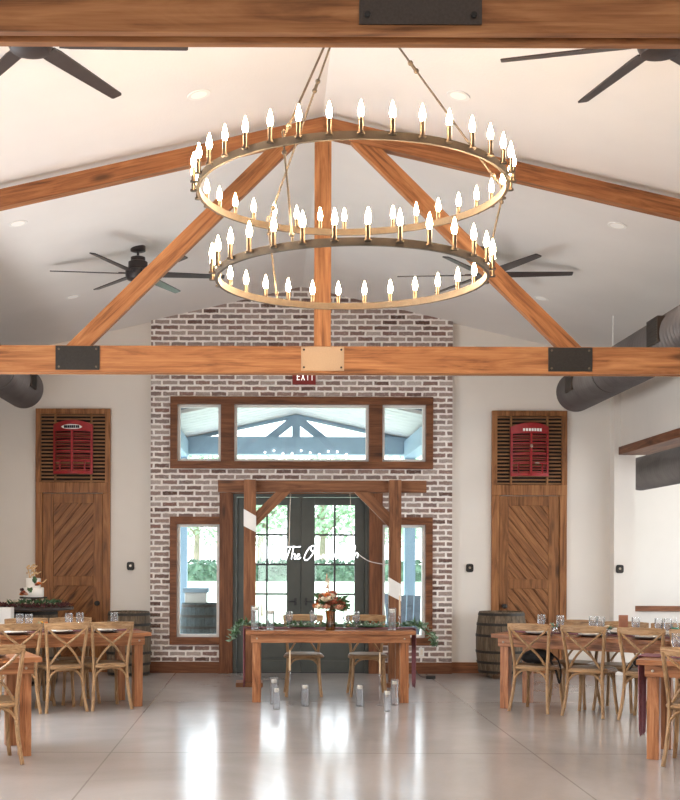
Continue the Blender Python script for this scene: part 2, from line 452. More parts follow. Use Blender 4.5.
struct(MB().box(4.56, 8.0, 18.95, 19.0, zr-.085, zr).build('trim_1', M['trimx'], bevel=.006), 'brown wooden rail along the side room end wall', 'trim')
struct(MB().box(4.185, 4.58, 1.0, 15.6, 2.906, 3.012).build('trim_2', M['trimy'], bevel=.006), 'dark wooden lintel beam over the side room opening', 'trim')
# baseboards
mb = MB()
for a, b in ((XL, bx(36)-.01), (bx(111)+.01, -BX)): mb.box(a, b, YW-.03, YW, 0, .145)
struct(mb.build('baseboard_left', M['trimx'], bevel=.004), 'brown wooden baseboard on the left end wall', 'baseboard')
mb = MB(); mb.box(BX, bx(490.5)-.01, YW-.03, YW, 0, .145); mb.box(bx(567)+.02, 4.13, YW-.03, YW, 0, .145)
struct(mb.build('baseboard_right', M['trimx'], bevel=.004), 'brown wooden baseboard on the right end wall', 'baseboard')
mb = MB(); mb.box(-BX, DX0, YB-.03, YB, 0, .15); mb.box(DX1, BX, YB-.03, YB, 0, .15)
struct(mb.build('baseboard_brick', M['trimx'], bevel=.004), 'brown wooden baseboard below the brick wall', 'baseboard')

# ------------------------------------------------------------------ windows
def window(name, label, x0, x1, z0, z1, cells, b, bt):
    """wood surround with cells [(x0,x1)], each with a white sash frame and a pane"""
    r = thing(name, label, 'window', ((x0+x1)/2, YB, z0), kind='structure'); ox, oz = (x0+x1)/2, z0
    f = MB(); yf, yb = -.04, .10
    f.box(x0-ox, x1-ox, yf, yb, z1-bt-oz, z1-oz); f.box(x0-ox, x1-ox, yf, yb, 0, bt)
    e = [x0] + [c for cc in cells for c in cc] + [x1]
    for k in range(0, len(e), 2):
        if e[k+1]-e[k] > .01: f.box(e[k]-ox, e[k+1]-ox, yf+.004, yb, bt, z1-bt-oz)
    f.build('window_frame', M['trimx'], r, bevel=.005)
    for a, c in cells:
        s = MB(); t = .036; za, zb = z0+bt-oz, z1-bt-oz
        s.box(a-ox, a+t-ox, .05, .13, za, zb); s.box(c-t-ox, c-ox, .05, .13, za, zb)
        s.box(a+t-ox, c-t-ox, .05, .13, za, za+t); s.box(a+t-ox, c-t-ox, .05, .13, zb-t, zb)
        sash = s.build('sash', M['white'], r)
        MB().box(a+t-ox, c-t-ox, .085, .093, za+t, zb-t).build('pane', M['pane'], sash)
    return r
window('window_1', 'wide three-part transom window framed in brown wood above the doors', TX0, TX1, TZ0, TZ1,
       [(bx(177), bx(220.5)), (bx(234), bx(368.5)), (bx(382), bx(425.5))], 0, .10)
window('window_2', 'tall narrow sidelight window left of the entrance doors', TX0, DX0, SZ0, SZ1, [(bx(177), DX0-.002)], 0, .10)
window('window_3', 'tall narrow sidelight window right of the entrance doors', DX1, TX1, SZ0, SZ1, [(DX1+.002, bx(425.5))], 0, .10)

# ------------------------------------------------------------------ entrance double door
dr = thing('door_1', 'charcoal double doors with tall divided glass and brown posts', 'door', (0, YB, 0), kind='structure')
IX0, IX1 = bx(233), bx(369)
mb = MB(); mb.box(DX0, IX0, -.045, .14, 0, DZ1); mb.box(IX1, DX1, -.045, .14, 0, DZ1)
mb.build('door_post', M['trimz'], dr, bevel=.005)
ZH = at(301, 494, YB)[1]
MB().box(IX0, IX1, -.04, .14, ZH, DZ1).build('door_header', M['trimx'], dr, bevel=.005)
mid = (IX0+IX1)/2
mb = MB(); mb.box(IX0, IX0+.05, 0, .14, 0, ZH); mb.box(IX1-.05, IX1, 0, .14, 0, ZH); mb.box(IX0+.05, IX1-.05, 0, .14, ZH-.04, ZH)
mb.build('door_jamb', M['doordark'], dr)
MB().box(mid-.03, mid+.03, .112, .125, .0, ZH-.04).build('astragal', M['doordark'], dr)
MB().box(IX0+.05, IX1-.05, .03, .14, 0, .012).build('threshold', M['muntin'], dr)
GZ0, GZ1 = at(301, 624, YB)[1], at(301, 505, YB)[1]
for s in (-1, 1):
    lx0, lx1 = (IX0+.052, mid-.003) if s < 0 else (mid+.003, IX1-.052)
    g0, g1 = (bx(247), bx(287)) if s < 0 else (bx(315), bx(355))
    mb = MB(); y0, y1 = .05, .11
    mb.box(lx0, g0, y0, y1, .01, ZH-.045); mb.box(g1, lx1, y0, y1, .01, ZH-.045)
    mb.box(g0, g1, y0, y1, GZ1, ZH-.045); mb.box(g0, g1, y0+.015, y1, .01, GZ0)
    mb.box(g0, g1, y0, y1, GZ0-.09, GZ0); mb.box(g0, g1, y0, y1, .01, .16)
    mb.box(g0+.03, g1-.03, y0+.003, y1, .2, GZ0-.13)
    lf = mb.build('door_leaf', M['doordark'], dr, bevel=.004)
    mu = MB(); gm = (g0+g1)/2
    mu.box(gm-.013, gm+.013, .06, .10, GZ0, GZ1)
    for k in range(1, 4):
        z = GZ0 + (GZ1-GZ0)*k/4; mu.box(g0, gm-.013, .06, .10, z-.013, z+.013); mu.box(gm+.013, g1, .06, .10, z-.013, z+.013)
    mu.build('muntin', M['muntin'], lf)
    MB().box(g0, g1, .077, .083, GZ0, GZ1).build('pane', M['pane'], lf)
    hx = mid + s*.07
    h = MB(); h.box(hx-.016, hx+.016, .042, .05, .90, 1.0); h.tube([(hx, .045, .95), (hx, .01, .95), (hx + s*.08, .008, .95)], .008, 8)
    h.build('door_handle', M['muntin'], lf)

# ------------------------------------------------------------------ plank doors with louvre panel
def plank_door(name, label, px0, px1, ptop, mirror):
    x0, x1 = at(px0, 530, YW)[0], at(px1, 530, YW)[0]; c = (x0+x1)/2; hw = (x1-x0)/2
    ztop = at((px0+px1)/2, ptop, YW)[1]
    sc = (x1-x0)/74.6
    r = thing(name, label, 'door', (c, YW, 0), kind='structure')
    Y = lambda p: ztop - (p-409)*sc            # photo rows of the left unit
    X = lambda p: (p-73.3)*sc*mirror
    def bxx(m, pa, pb, y0, y1, qa, qb):
        a, b = sorted((X(pa), X(pb))); m.box(a, b, y0, y1, Y(qb), Y(qa))
    # outer frame
    m = MB(); bxx(m, 36, 43, -.05, 0, 493, 672.2); bxx(m, 103, 110.6, -.05, 0, 493, 672.2); bxx(m, 36, 110.6, -.055, 0, 482.5, 493)
    m.build('door_frame', M['doorz'], r, bevel=.004)
    m = MB(); bxx(m, 36, 110.6, -.06, 0, 409, 414.3); bxx(m, 36, 41.2, -.06, 0, 414.3, 482.5); bxx(m, 105.4, 110.6, -.06, 0, 414.3, 482.5)
    lf = m.build('louver_frame', M['doorz'], r, bevel=.004)
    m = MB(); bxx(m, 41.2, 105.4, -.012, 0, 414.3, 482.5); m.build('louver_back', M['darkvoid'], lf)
    m = MB(); n = 19
    for k in range(n):
        q = 415.8 + (481.2-415.8)*k/(n-1)
        bxx(m, 41.2, 105.4, -.045, -.014, q-.75, q+.75)
    m.build('louver_slats', M['slatx'], lf)
    m = MB(); bxx(m, 54.7, 56.4, -.05, -.013, 414.3, 482.5); bxx(m, 90.6, 92.3, -.05, -.013, 414.3, 482.5)
    m.build('louver_stile', M['slatz'], lf)
    # leaf
    m = MB(); bxx(m, 43.3, 54, -.035, 0, 493.5, 671.8); bxx(m, 93.7, 102.7, -.035, 0, 493.5, 671.8)
    bxx(m, 54, 93.7, -.035, 0, 493.5, 503); bxx(m, 54, 93.7, -.035, 0, 576, 585.5); bxx(m, 54, 93.7, -.035, 0, 655, 671.8)
    leaf = m.build('door_leaf', M['doorz'], r, bevel=.004)
    # diagonal boards, clipped to the panel
    def clip(poly, a, b, c0):    # keep a*x+b*z<=c0
        out = []
        for i in range(len(poly)):
            p, q = poly[i], poly[(i+1) % len(poly)]
            dp, dq = a*p[0]+b*p[1]-c0, a*q[0]+b*q[1]-c0
            if dp <= 0: out.append(p)
            if (dp < 0 < dq) or (dq < 0 < dp):
                t = dp/(dp-dq); out.append((p[0]+(q[0]-p[0])*t, p[1]+(q[1]-p[1])*t))
        return out
    m = MB(); w = .108
    for qa, qb in ((503, 576), (585.5, 655)):
        a, b = sorted((X(54), X(93.7))); z0, z1 = Y(qb), Y(qa)
        for k in range(-14, 40):
            s = k*w; sl = mirror*1.25                 # lines z - sl*x = const
            poly = [(a, z0), (b, z0), (b, z1), (a, z1)]
            base = z0 - 2*w
            nn = math.hypot(1, sl)
            poly = clip(poly, sl, -1, -(base + (s+.006)*nn - w*8))
            if len(poly) >= 3: poly = clip(poly, -sl, 1, base + (s+w-.006)*nn - w*8)
            if len(poly) >= 3: m.prism_y(poly, -.026, -.0085)
    m.build('diagonal_boards', M['doorP'] if mirror < 0 else M['doorN'], leaf, bevel=.002)
    m = MB(); bxx(m, 53.5, 94.2, -.008, 0, 502.5, 655.5); m.build('backing_panel', M['trimz'], leaf)
    kx, kz = X(98), Y(603)
    m = MB(); m.lathe([(.034,-.036), (.034,-.045), (.012,-.05), (.012,-.075), (.033,-.085), (.033,-.105), (.012,-.118), (0,-.118)], (kx, 0, kz), 14, 'y')
    m.build('knob', M['black'], leaf, True)
    return r, c, ztop, sc
DL = plank_door('door_2', 'brown diagonal-plank door with louver panel left of the brick wall', 36, 110.6, 409, 1)
DR_ = plank_door('door_3', 'brown diagonal-plank door with louver panel right of the brick wall', 491, 566, 411.2, -1)

# red vintage vehicle grilles hung on the louvres
def grille(px0, px1, p0, p1, label, kind, tilt):
    x0, x1 = at(px0, 450, 15.7)[0], at(px1, 450, 15.7)[0]; w = (x1-x0)/2
    _, z1 = at((px0+px1)/2, p0, 15.7); _, z0 = at((px0+px1)/2, p1, 15.7); h = z1-z0
    r = thing('vintage_grille', label, 'vehicle grille', ((x0+x1)/2, YW-.062, z0), 0, 'red vehicle grilles on the louvers')
    D = .09
    def yc(x): return -D*(1-(x/w)**2) - .02             # bowed face
    def topz(x): return h - .045*h*(abs(x)/w)**2*1.6
    def shell(m, xa, xb, za, zb, t=.03, n=10, ztopfun=False):
        f = []; vs = []
        for i in range(n+1):
            x = xa + (xb-xa)*i/n; y = yc(x); zt = (topz(x) if ztopfun else zb)
            vs += [(x, y, za), (x, y, zt), (x, y+t, za), (x, y+t, zt)]
        for i in range(n):
            a = i*4; b = a+4
            f += [(a, b, b+1, a+1), (a+2, a+3, b+3, b+2), (a, a+2, b+2, b), (a+1, b+1, b+3, a+3)]
        f += [(0,1,3,2), (n*4, n*4+2, n*4+3, n*4+1)]
        m.add(vs, f)
    m = MB(); shell(m, -w, w, h*.80, h, .05, 16, True)
    shell(m, -w, w, 0, h*.065); 
    shell(m, -w, -w*.90, 0, h*.82); shell(m, w*.90, w, 0, h*.82)
    m.box(-w, -w+.015, yc(w), .0, 0, h*.9); m.box(w-.015, w, yc(w), 0, 0, h*.9)
    m.build('shell', M['reddoor'], r, True)
    m = MB(); m.box(-w*.055, w*.055, yc(0)-.02, yc(0)+.03, h*.03, h*.82); m.build('center_bar', M['reddoor'], r, bevel=.006)
    m = MB()
    for z in (.62, .43, .24): shell(m, -w*.94, w*.94, h*(z-.012), h*(z+.012), .028, 14)
    m.build('cross_bar', M['reddoor'], r, True)
    m = MB()
    for k in range(16):
        z = .085 + k*.045
        if min(abs(z-q) for q in (.62,.43,.24)) < .02: continue
        shell(m, -w*.94, w*.94, h*(z-.006), h*(z+.006), .02, 14)
    m.build('fins', M['reddoor'], r, True)
    for s in (-.62, .62): MB().box(s*w-.008, s*w+.008, yc(s*w)-.006, yc(s*w)+.02, h*.04, h*.25).build('lower_post', M['reddoor'], r)
    if kind == 0:
        m = MB(); n = 14; zc = h*.875; vs = []; f = []
        top = []; bot = []
        for i in range(n+1):
            t = -1 + 2*i/n; x = t*w*.52 - .02*w; hh = h*.045*math.sqrt(max(0.02, 1-t*t)); y = yc(x) - .012
            vs += [(x, y, zc-hh), (x, y, zc+hh), (x, y+.012, zc-hh), (x, y+.012, zc+hh)]
        for i in range(n):
            a = i*4; b = a+4; f += [(a,b,b+1,a+1), (a+2,a+3,b+3,b+2), (a,a+2,b+2,b), (a+1,b+1,b+3,a+3)]
        m.add(vs, f); nb = m.build('nameplate', M['white'], r)
        m = MB()
        for i, u in enumerate((-.36,-.27,-.17,-.07,.03,.13,.24,.33)):
            x = u*w; y = yc(x)-.018; m.box(x-.011, x+.011, y, y+.004, zc-.018, zc+.018)
        m.build('lettering', M['inkdark'], nb)
    else:
        m = MB(); zc = h*.865
        for i in range(7):
            x = w*(-.36 + i*.145); y = yc(x) - .006; m.box(x-.013, x+.013, y, y+.01, zc-.018, zc+.018)
        nb = m.build('lettering', M['white'], r)
        MB().ball((-w*.0, yc(0)-.03, h*.56), .02, 8, 6, (1,.6,1.3)).build('emblem', M['chrome'], r, True)
        MB().ball((w*.32, yc(w*.32)-.01, h*.245), .022, 8, 6, (1.6,.5,.6)).build('badge', M['chrome'], r, True)
grille(53, 92.5, 420.5, 474, 'red vintage vehicle grille with white nameplate above the left plank door', 0, 0)
grille(510.8, 549, 423, 476.3, 'red vintage vehicle grille with row of small white letters above the right plank door', 1, 0)

# wall controls, exit sign
for (px, py, Y, lab) in ((130.6, 566, YW, 'small black rounded wall control left of the brick wall'),
                         (469.6, 568, YW, 'small black rounded wall control between the brick wall and right plank door'),
                         (619.6, 569, 15.6, 'small black rounded wall control on the white corner pier')):
    x, z = at(px, py, Y)
    r = thing('wall_control', lab, 'wall control', (x, Y, z), 0, 'wall controls')
    poly = []
    for k in range(20):
        a = 2*PI*k/20; c, s = math.cos(a), math.sin(a)
        poly.append((.05*math.copysign(abs(c)**.5, c), .056*math.copysign(abs(s)**.5, s)))
    MB().prism_y(poly, -.02, 0).build('plate', M['black'], r, bevel=.003)
    MB().lathe([(.016, -.02), (.016, -.026), (0, -.026)], (0,0,.004), 12, 'y').build('button', M['chrome'], r)
x, z = at(304, 377, YB)
r = thing('exit_sign', 'red exit sign on the brick above the transom window', 'exit sign', (x, YB, z))
MB().box(-.155, .155, -.05, 0, -.105, .105).build('housing', M['exit_red'], r, bevel=.006)
m = MB()
def seg(p, q, w=.0115): 
    (x0, z0), (x1, z1) = p, q; d = Vector((x1-x0, 0, z1-z0)).normalized(); n = Vector((-d.z, 0, d.x))*w/2
    a = [Vector((x0,0,z0))+n, Vector((x1,0,z1))+n, Vector((x1,0,z1))-n, Vector((x0,0,z0))-n]
    m.prism_y([(v.x, v.z) for v in a], -.056, -.0505)
for i, ch in enumerate('EXIT'):
    o = -.098 + i*.062; h2 = .052; w2 = .042
    if ch == 'E':
        seg((o+.008,-h2),(o+.008,h2))
        for zz in (-h2+.008, 0, h2-.008): seg((o,zz),(o+w2,zz))
    if ch == 'X': seg((o,-h2),(o+w2,h2)); seg((o,h2),(o+w2,-h2))
    if ch == 'I': seg((o+w2/2,-h2),(o+w2/2,h2))
    if ch == 'T': seg((o+w2/2-.004,-h2),(o+w2/2-.004,h2)); seg((o-.004,h2-.008),(o+w2-.004,h2-.008))
m.build('exit_lettering', M['exit_white'], r)

# ------------------------------------------------------------------ trusses
def truss(Y, label, cmat):
    r = thing('roof_truss', label, 'roof truss', (0, Y, 3.018), 0, 'timber roof trusses')
    Z = 3.018; t = .10
    m = MB(); m.box(XL, XR, 0, .034, 0, .218); m.box(XL, XR, .034, .066, .024, .21); m.box(XL, XR, .066, t, -.002, .218)
    m.build('tie_beam', M['trussx'], r, bevel=.003)
    gap = .055
    for s in (-1, 1):
        PX = 1.97 if s < 0 else 1.992
        def top(x): return RIDGE - gap - Z - PITCH*abs(x)
        hv = .148
        MB().prism_y([(0, top(0)-hv), (s*4.17, top(4.17)-hv), (s*4.17, top(4.17)), (0, top(0))], 0, t).build('rafter', M['raftP' if s > 0 else 'raftN'], r, bevel=.003)
        # diagonal strut from the side plate up to the peak
        b = Vector((s*PX, 0, .218)); e = Vector((s*.245, 0, .218 + (PX-.245)*.986)); d = (e-b).normalized(); n = Vector((-d.z, 0, d.x))*.068
        # cut the foot level with the tie beam
        foot = []
        for v in (b+n, b-n):
            k = (.219 - v.z)/d.z; foot.append(v + d*k)
        x2 = [foot[0], foot[1], e-n, e+n]
        MB().prism_y([(v.x, v.z) for v in x2], .012, t-.012).build('strut', M['trussP' if s > 0 else 'trussN'], r, bevel=.003)
        p = MB().box(s*PX-.177, s*PX+.177, -.008, -.0005, .02, .212).build('side_plate', M['black'], r)
        for a in (-.15, .15):
            for c in (.045, .187): MB().lathe([(.009, -.008), (.009, -.014), (0, -.016)], (s*PX+a, 0, c), 8, 'y').build('bolt', M['bronze'], p)
    MB().box(-.067, .067, .006, t-.006, .2185, RIDGE-gap-Z-.14).build('king_post', M['trussz'], r, bevel=.003)
    p = MB().box(-.173, .173, -.009, -.0005, .02, .212).build('center_plate', cmat, r)
    for a in (-.15, .15):
        for c in (.045, .187): MB().lathe([(.009, -.009), (.009, -.016), (0, -.018)], (a, 0, c), 8, 'y').build('bolt', M['black'], p)
truss(3.34, 'nearest timber roof truss with dark plate along the top of the photo', M['plate_dark'])
truss(9.50, 'timber roof truss with beige center plate behind the chandelier', M['plate_beige'])

# ------------------------------------------------------------------ chandelier
CHX, CHY = at(351.5, 200, 6.02)[0], 6.02
R1, R2, Z1, Z2 = .785, .690, 3.425, 2.978
ch = thing('chandelier', 'large two-tier ring chandelier with lit candle bulbs under the roof peak', 'chandelier', (CHX, CHY, Z2))
BH = .036
def band(R, z):
    return MB().lathe([(R-.012, z-BH), (R+.004, z-BH), (R+.004, z), (R-.012, z)], (0,0,0), 96, closed=True)
upper = band(R1, Z1-Z2).build('upper_ring', M['bronze'], ch, True)
lower = band(R2, 0).build('lower_ring', M['bronze'], ch, True)
slv = MB().lathe([(.017, -.004), (.017, .004), (.0105, .006), (.0105, .07), (.0065, .072), (0, .072)], (0,0,0), 12).build('candle', M['sleeve'], ch, True)
blb = MB().lathe([(.006, .070), (.010, .076), (.0142, .090), (.0138, .102), (.009, .122), (.0035, .142), (0, .150)], (0,0,0), 12).build('bulb', M['bulb'], slv, True)
first = True
for R, z, n, off in ((R1, Z1-Z2, 36, 4), (R2, 0, 30, 2)):
    for k in range(n):
        a = 2*PI*(k+.5)/n + math.radians(off)
        c = slv if first else copy_tree(slv, ch); first = False
        c.location = (math.cos(a)*(R+.0215), math.sin(a)*(R+.0215), z - BH + .018)
ZH_ = 4.42 - Z2
angs = [math.radians(q) for q in (3, 123, 243)]
for a in angs:
    p1 = Vector((math.cos(a)*(R1-.004), math.sin(a)*(R1-.004), Z1-Z2)); p0 = Vector((0,0,ZH_)) + Vector((math.cos(a), math.sin(a), 0))*.03
    d = (p1-p0)
    m = MB(); m.tube([p0, p0+d*.97], .0055, 8)
    for q in (.36, .40, .93): m.ball(p0+d*q, .014, 8, 6)
    m.tube([p0+d*.355, p0+d*.405], .009, 8)
    hk = []
    for k in range(13):
        u = 2*PI*k/12; hk.append(p1 + Vector((0,0,.018)) + Vector((math.cos(a)*.014*math.cos(u), math.sin(a)*.014*math.cos(u), .018*math.sin(u))))
    m.tube(hk, .004, 6)
    m.tube([p1+Vector((0,0,.0)), p1+Vector((0,0,-.03))], .006, 6)
    m.build('suspension_rod', M['bronze'], ch, True)
    q0 = Vector((math.cos(a)*(R1-.006), math.sin(a)*(R1-.006), Z1-Z2-BH-.004)); q1 = Vector((math.cos(a)*(R2-.006), math.sin(a)*(R2-.006), 0))
    m = MB(); m.tube([q0+Vector((0,0,.01)), q1], .005, 8)
    for q in (.06, .92): m.ball(q0+(q1-q0)*q, .012, 8, 6)
    m.build('lower_rod', M['bronze'], ch, True)
m = MB(); m.lathe([(0, ZH_-.05), (.03, ZH_-.04), (.045, ZH_), (.03, ZH_+.04), (.008, ZH_+.06), (.008, RIDGE-Z2-.07), (.075, RIDGE-Z2-.06), (.075, RIDGE-Z2-.03), (.04, RIDGE-Z2)], (0,0,0), 16)
m.build('stem_and_canopy', M['bronze'], ch, True)

# ------------------------------------------------------------------ ceiling fans
def make_fan():
    r = thing('ceiling_fan', '', 'ceiling fan', (0,0,0), 0, 'six-blade ceiling fans')
    # local z: blades at 0
    MB().lathe([(.055,-.075), (.11,-.06), (.13,-.02), (.13,.03), (.10,.045), (.10,.12), (.075,.135), (.075,.17), (.03,.185), (0,.185)], (0,0,0), 24).build('motor_housing', M['fan'], r, True)
    MB().tube([(0,0,.18), (0,0,.24)], .013, 10).build('downrod', M['fan'], r)
    MB().lathe([(.05,.225), (.078,.235), (.078,.285), (.07,.295)], (0,0,0), 20).build('ceiling_canopy', M['fan'], r, True)
    for k in range(6):
        a = k*PI/3; Mx = Matrix.Rotation(a, 4, 'Z') @ Matrix.Rotation(math.radians(-12), 4, 'X')
        m = MB(); vs = []; fs = []
        for x, w in ((.16,.052), (.22,.058), (.5,.05), (.8,.04), (.885,.037), (.895,.03)):
            vs += [Mx @ Vector((x, sy*w, sz*.005)) for sy, sz in ((-1,-1), (1,-1), (1,1), (-1,1))]
        for i in range(5):
            for j in range(4):
                fs.append((i*4+j, i*4+(j+1) % 4, (i+1)*4+(j+1) % 4, (i+1)*4+j))
        fs += [(3,2,1,0), (20,21,22,23)]
        m.add(vs, fs); b = m.build('blade', M['blade'], r)
        MB().box(.10, .20, -.03, .03, -.004, .012, Mx).build('blade_bracket', M['fan'], b)
    return r
FANS = [(-1.79, 12.2, 7, 'dark six-blade ceiling fan behind the left diagonal strut'),
        (1.79, 12.2, -5, 'dark six-blade ceiling fan behind the lower right of the chandelier'),
        (-1.79, 6.7, 4, 'dark ceiling fan cut off by the near beam at upper left corner'),
        (1.79, 6.7, -16, 'dark ceiling fan cut off by the near beam at upper right corner')]
f0 = make_fan()
for i, (x, y, a, lab) in enumerate(FANS):
    o = f0 if i == 0 else copy_tree(f0)
    o.location = (x, y, ceil_z(x)-.272); o.rotation_euler = (0, 0, math.radians(a)); o['label'] = lab

# ------------------------------------------------------------------ recessed lights
RL = [(-.95, 8.65, 'behind the upper left of the chandelier'), (.95, 8.65, 'behind the upper right of the chandelier'),
      (-2.69, 10.6, 'left of the far left ceiling fan'), (2.69, 10.6, 'right of the far right ceiling fan'),
      (-2.69, 13.57, 'below the left blades of the far left fan'), (2.69, 13.57, 'beyond the right diagonal strut')]
l0 = None
for i, (x, y, lab) in enumerate(RL):
    if l0 is None:
        o = l0 = thing('recessed_light', '', 'ceiling light', (0,0,0), 0, 'recessed ceiling lights')
        MB().lathe([(.062,-.004), (.085,-.006), (.088, 0)], (0,0,0), 28).build('trim_ring', M['white'], o, True)
        MB().lathe([(.060,-.001), (.060,-.005), (0,-.007)], (0,0,0), 24).build('light_lens', M['lens'], o)
    else: o = copy_tree(l0)
    o.location = (x, y, ceil_z(x)-.001); o.rotation_euler = (0, math.atan(PITCH)*(1 if x > 0 else -1), 0)
    o['label'] = 'round white recessed ceiling light ' + lab

# ------------------------------------------------------------------ ducts
def duct(x, z, r, y0, y1, label, regs, side, hang_to, pitch=.09):
    t = thing('spiral_duct', label, 'air duct', (x, y1, z), 0, None)
    prof = []; n = int((y1-y0)/pitch)
    for i in range(n+1):
        y = -(y1-y0) + (y1-y0)*i/n
        prof += [(r, y), (r+.018, y+pitch*.3), (r, y+pitch*.6)] if i < n else [(r, y)]
    prof += [(r-.004, .004), (r*.86, .008), (0, .008)]
    MB().lathe(prof, (0,0,0), 40, 'y').build('duct_tube', M['duct'], t, True)
    for k, ya in enumerate(regs):
        w = .33
        a, b = (-.26, -.09) if side < 0 else (.09, .26)
        yb = ya - y1
        bx_ = MB().box(a, b, yb, yb+w, -.08, .17).build('register', M['register'], t, bevel=.004)
        g = MB(); e = a-.004 if side < 0 else b+.004
        for q in range(9):
            zz = -.06 + q*.025; g.box(min(e, e+.006), max(e, e+.006), yb+.02, yb+w-.02, zz-.005, zz+.005)
        g.build('register_grille', M['black'], bx_)
    for ya in (9.5, 11.2, 13.6):
        if y0 < ya < y1:
            ring = MB().lathe([(r+.004, -.012), (r+.012, -.012), (r+.012, .012), (r+.004, .012)], (0, ya-y1, 0), 32, 'y', closed=True).build('hanger_strap', M['duct'], t, True)
            MB().tube([(0, ya-y1, r), (0, ya-y1, hang_to-z)], .006, 6).build('hanger_rod', M['white'], ring)
duct(3.525, 3.685, .238, 1.5, 15.30, 'dark spiral air duct along the right side under the ceiling', (11.25, 14.45, 8.75), -1, ceil_z(3.535))
duct(-3.60, 3.705, .238, 1.5, 15.30, 'dark spiral air duct along the left side under the ceiling', (14.45, 11.6, 8.75), 1, ceil_z(3.60))
duct(5.18, 2.82, .234, 3.0, 17.9, 'dark spiral air duct in the side room behind the lintel beam', (), -1, 3.45)

# ------------------------------------------------------------------ chairs
def make_chair():
    r = thing('crossback_chair', '', 'chair', (0,0,0))
    poly = []
    for k in range(28):
        a = 2*PI*k/28; c, s = math.cos(a), math.sin(a)
        poly.append((.215*math.copysign(abs(c)**.55, c)*(1.0 if s < 0 else .93), .205*math.copysign(abs(s)**.55, s)))
    st = MB().prism_z(poly, .442, .468).build('seat', M['seat'], r, bevel=.008)
    m = MB(); m.tube([(x*1.0, y*1.0, .438) for x, y in poly], .016, 8, closed=True)
    m.build('seat_rim', M['chairx'], st, True)
    for s in (-1, 1):
        fl = smooth_path([(s*.165, -.165, .44), (s*.17, -.17, .30), (s*.18, -.185, .14), (s*.195, -.205, 0)], 4)
        MB().tube(fl, .0168, 10).build('leg', M['chairz'], r, True)
        bl = smooth_path([(s*.205, .245, 0), (s*.185, .205, .16), (s*.172, .18, .34), (s*.172, .178, .46), (s*.185, .19, .60), (s*.20, .215, .74), (s*.208, .235, .85)], 4)
        MB().tube(bl, .0168, 10).build('leg', M['chairz'], r, True)
        # crossing back bars
        cb = smooth_path([(s*.205, .232, .845), (s*.11, .238, .755), (s*.0, .232 + .012*s, .665), (-s*.085, .205, .575), (-s*.15, .178, .475)], 5)
        MB().tube(cb, .0165, 8, flat=.7).build('cross_bar', M['chairz'], r, True)
        ab = smooth_path([(s*.178, -.17, .27), (s*.172, -.145, .36), (s*.165, -.08, .415), (s*.165, .0, .425), (s*.165, .08, .415), (s*.17, .15, .36), (s*.176, .19, .27)], 4)
        MB().tube(ab, .0095, 8).build('arch_brace', M['chairy'], r, True)
    for y, e in ((-.172, 0), (.186, .012)):
        ab = smooth_path([(-.176, y+e, .27), (-.158, y, .345), (-.10, y-.0, .405), (0, y, .42), (.10, y, .405), (.158, y, .345), (.176, y+e, .27)], 4)
        MB().tube(ab, .0105, 8).build('arch_brace', M['chairx'], r, True)
    # bowed top rail
    m = MB(); vs = []; fs = []; n = 14
    for i in range(n+1):
        t = -1+2*i/n; x = t*.228; y = .222 + .035*(1-t*t); hz = .036*(1-.2*t*t); zc = .853
        vs += [(x, y-.014, zc-hz), (x, y+.014, zc-hz), (x, y+.016, zc+hz), (x, y-.012, zc+hz)]
    for i in range(n):
        for j in range(4): fs.append((i*4+j, i*4+(j+1) % 4, i*4+4+(j+1) % 4, i*4+4+j))
    fs += [(0,1,2,3), (n*4+3, n*4+2, n*4+1, n*4)]
    m.add(vs, fs); m.build('top_rail', M['chairx'], r, True, bevel=.005)
    return r
chair0 = make_chair(); chair_used = [0]
def place_chair(x, y, facing, label, group):
    """facing: unit vector the sitter looks along"""
    o = chair0 if chair_used[0] == 0 else copy_tree(chair0)
    chair_used[0] += 1
    o.location = (x, y, 0); o.rotation_euler = (0, 0, math.atan2(facing[0], -facing[1]))
    o['label'] = label; o['group'] = group
    return o

# ------------------------------------------------------------------ tables
TH = .765
def make_table(name, label, L, W, loc, rz, group=None):
    r = thing(name, label, 'table', loc, rz, group)
    m = MB(); n = 5; pw = W/n
    for k in range(n):
        m.box(-L/2, L/2, -W/2 + k*pw + .0015, -W/2 + (k+1)*pw - .0015, TH-.04, TH)
    m.build('tabletop', M['tablex'], r, bevel=.003)
    ix, iy = L/2-.055, W/2-.05
    m = MB(); m.box(-ix, ix, -iy, -iy+.028, TH-.13, TH-.041); m.box(-ix, ix, iy-.028, iy, TH-.13, TH-.041)
    m.box(-ix, -ix+.028, -iy+.028, iy-.028, TH-.13, TH-.041); m.box(ix-.028, ix, -iy+.028, iy-.028, TH-.13, TH-.041)
    ap = m.build('apron', M['tablex'], r, bevel=.003)
    for sx in (-1, 1):
        for sy in (-1, 1): MB().lathe([(.011, 0), (.011, sy*.006), (0, sy*.009)], (sx*(ix-.06), sy*iy, TH-.085), 8, 'y').build('bolt', M['chrome'], ap)
    for sx in (-1, 1):
        for sy in (-1, 1):
            xa, ya = sx*(ix-.012), sy*(iy-.0285)
            MB().box(min(xa, xa-sx*.09), max(xa, xa-sx*.09), min(ya, ya-sy*.09), max(ya, ya-sy*.09), 0, TH-.041).build('leg', M['tablez'], r, bevel=.004)
    return r
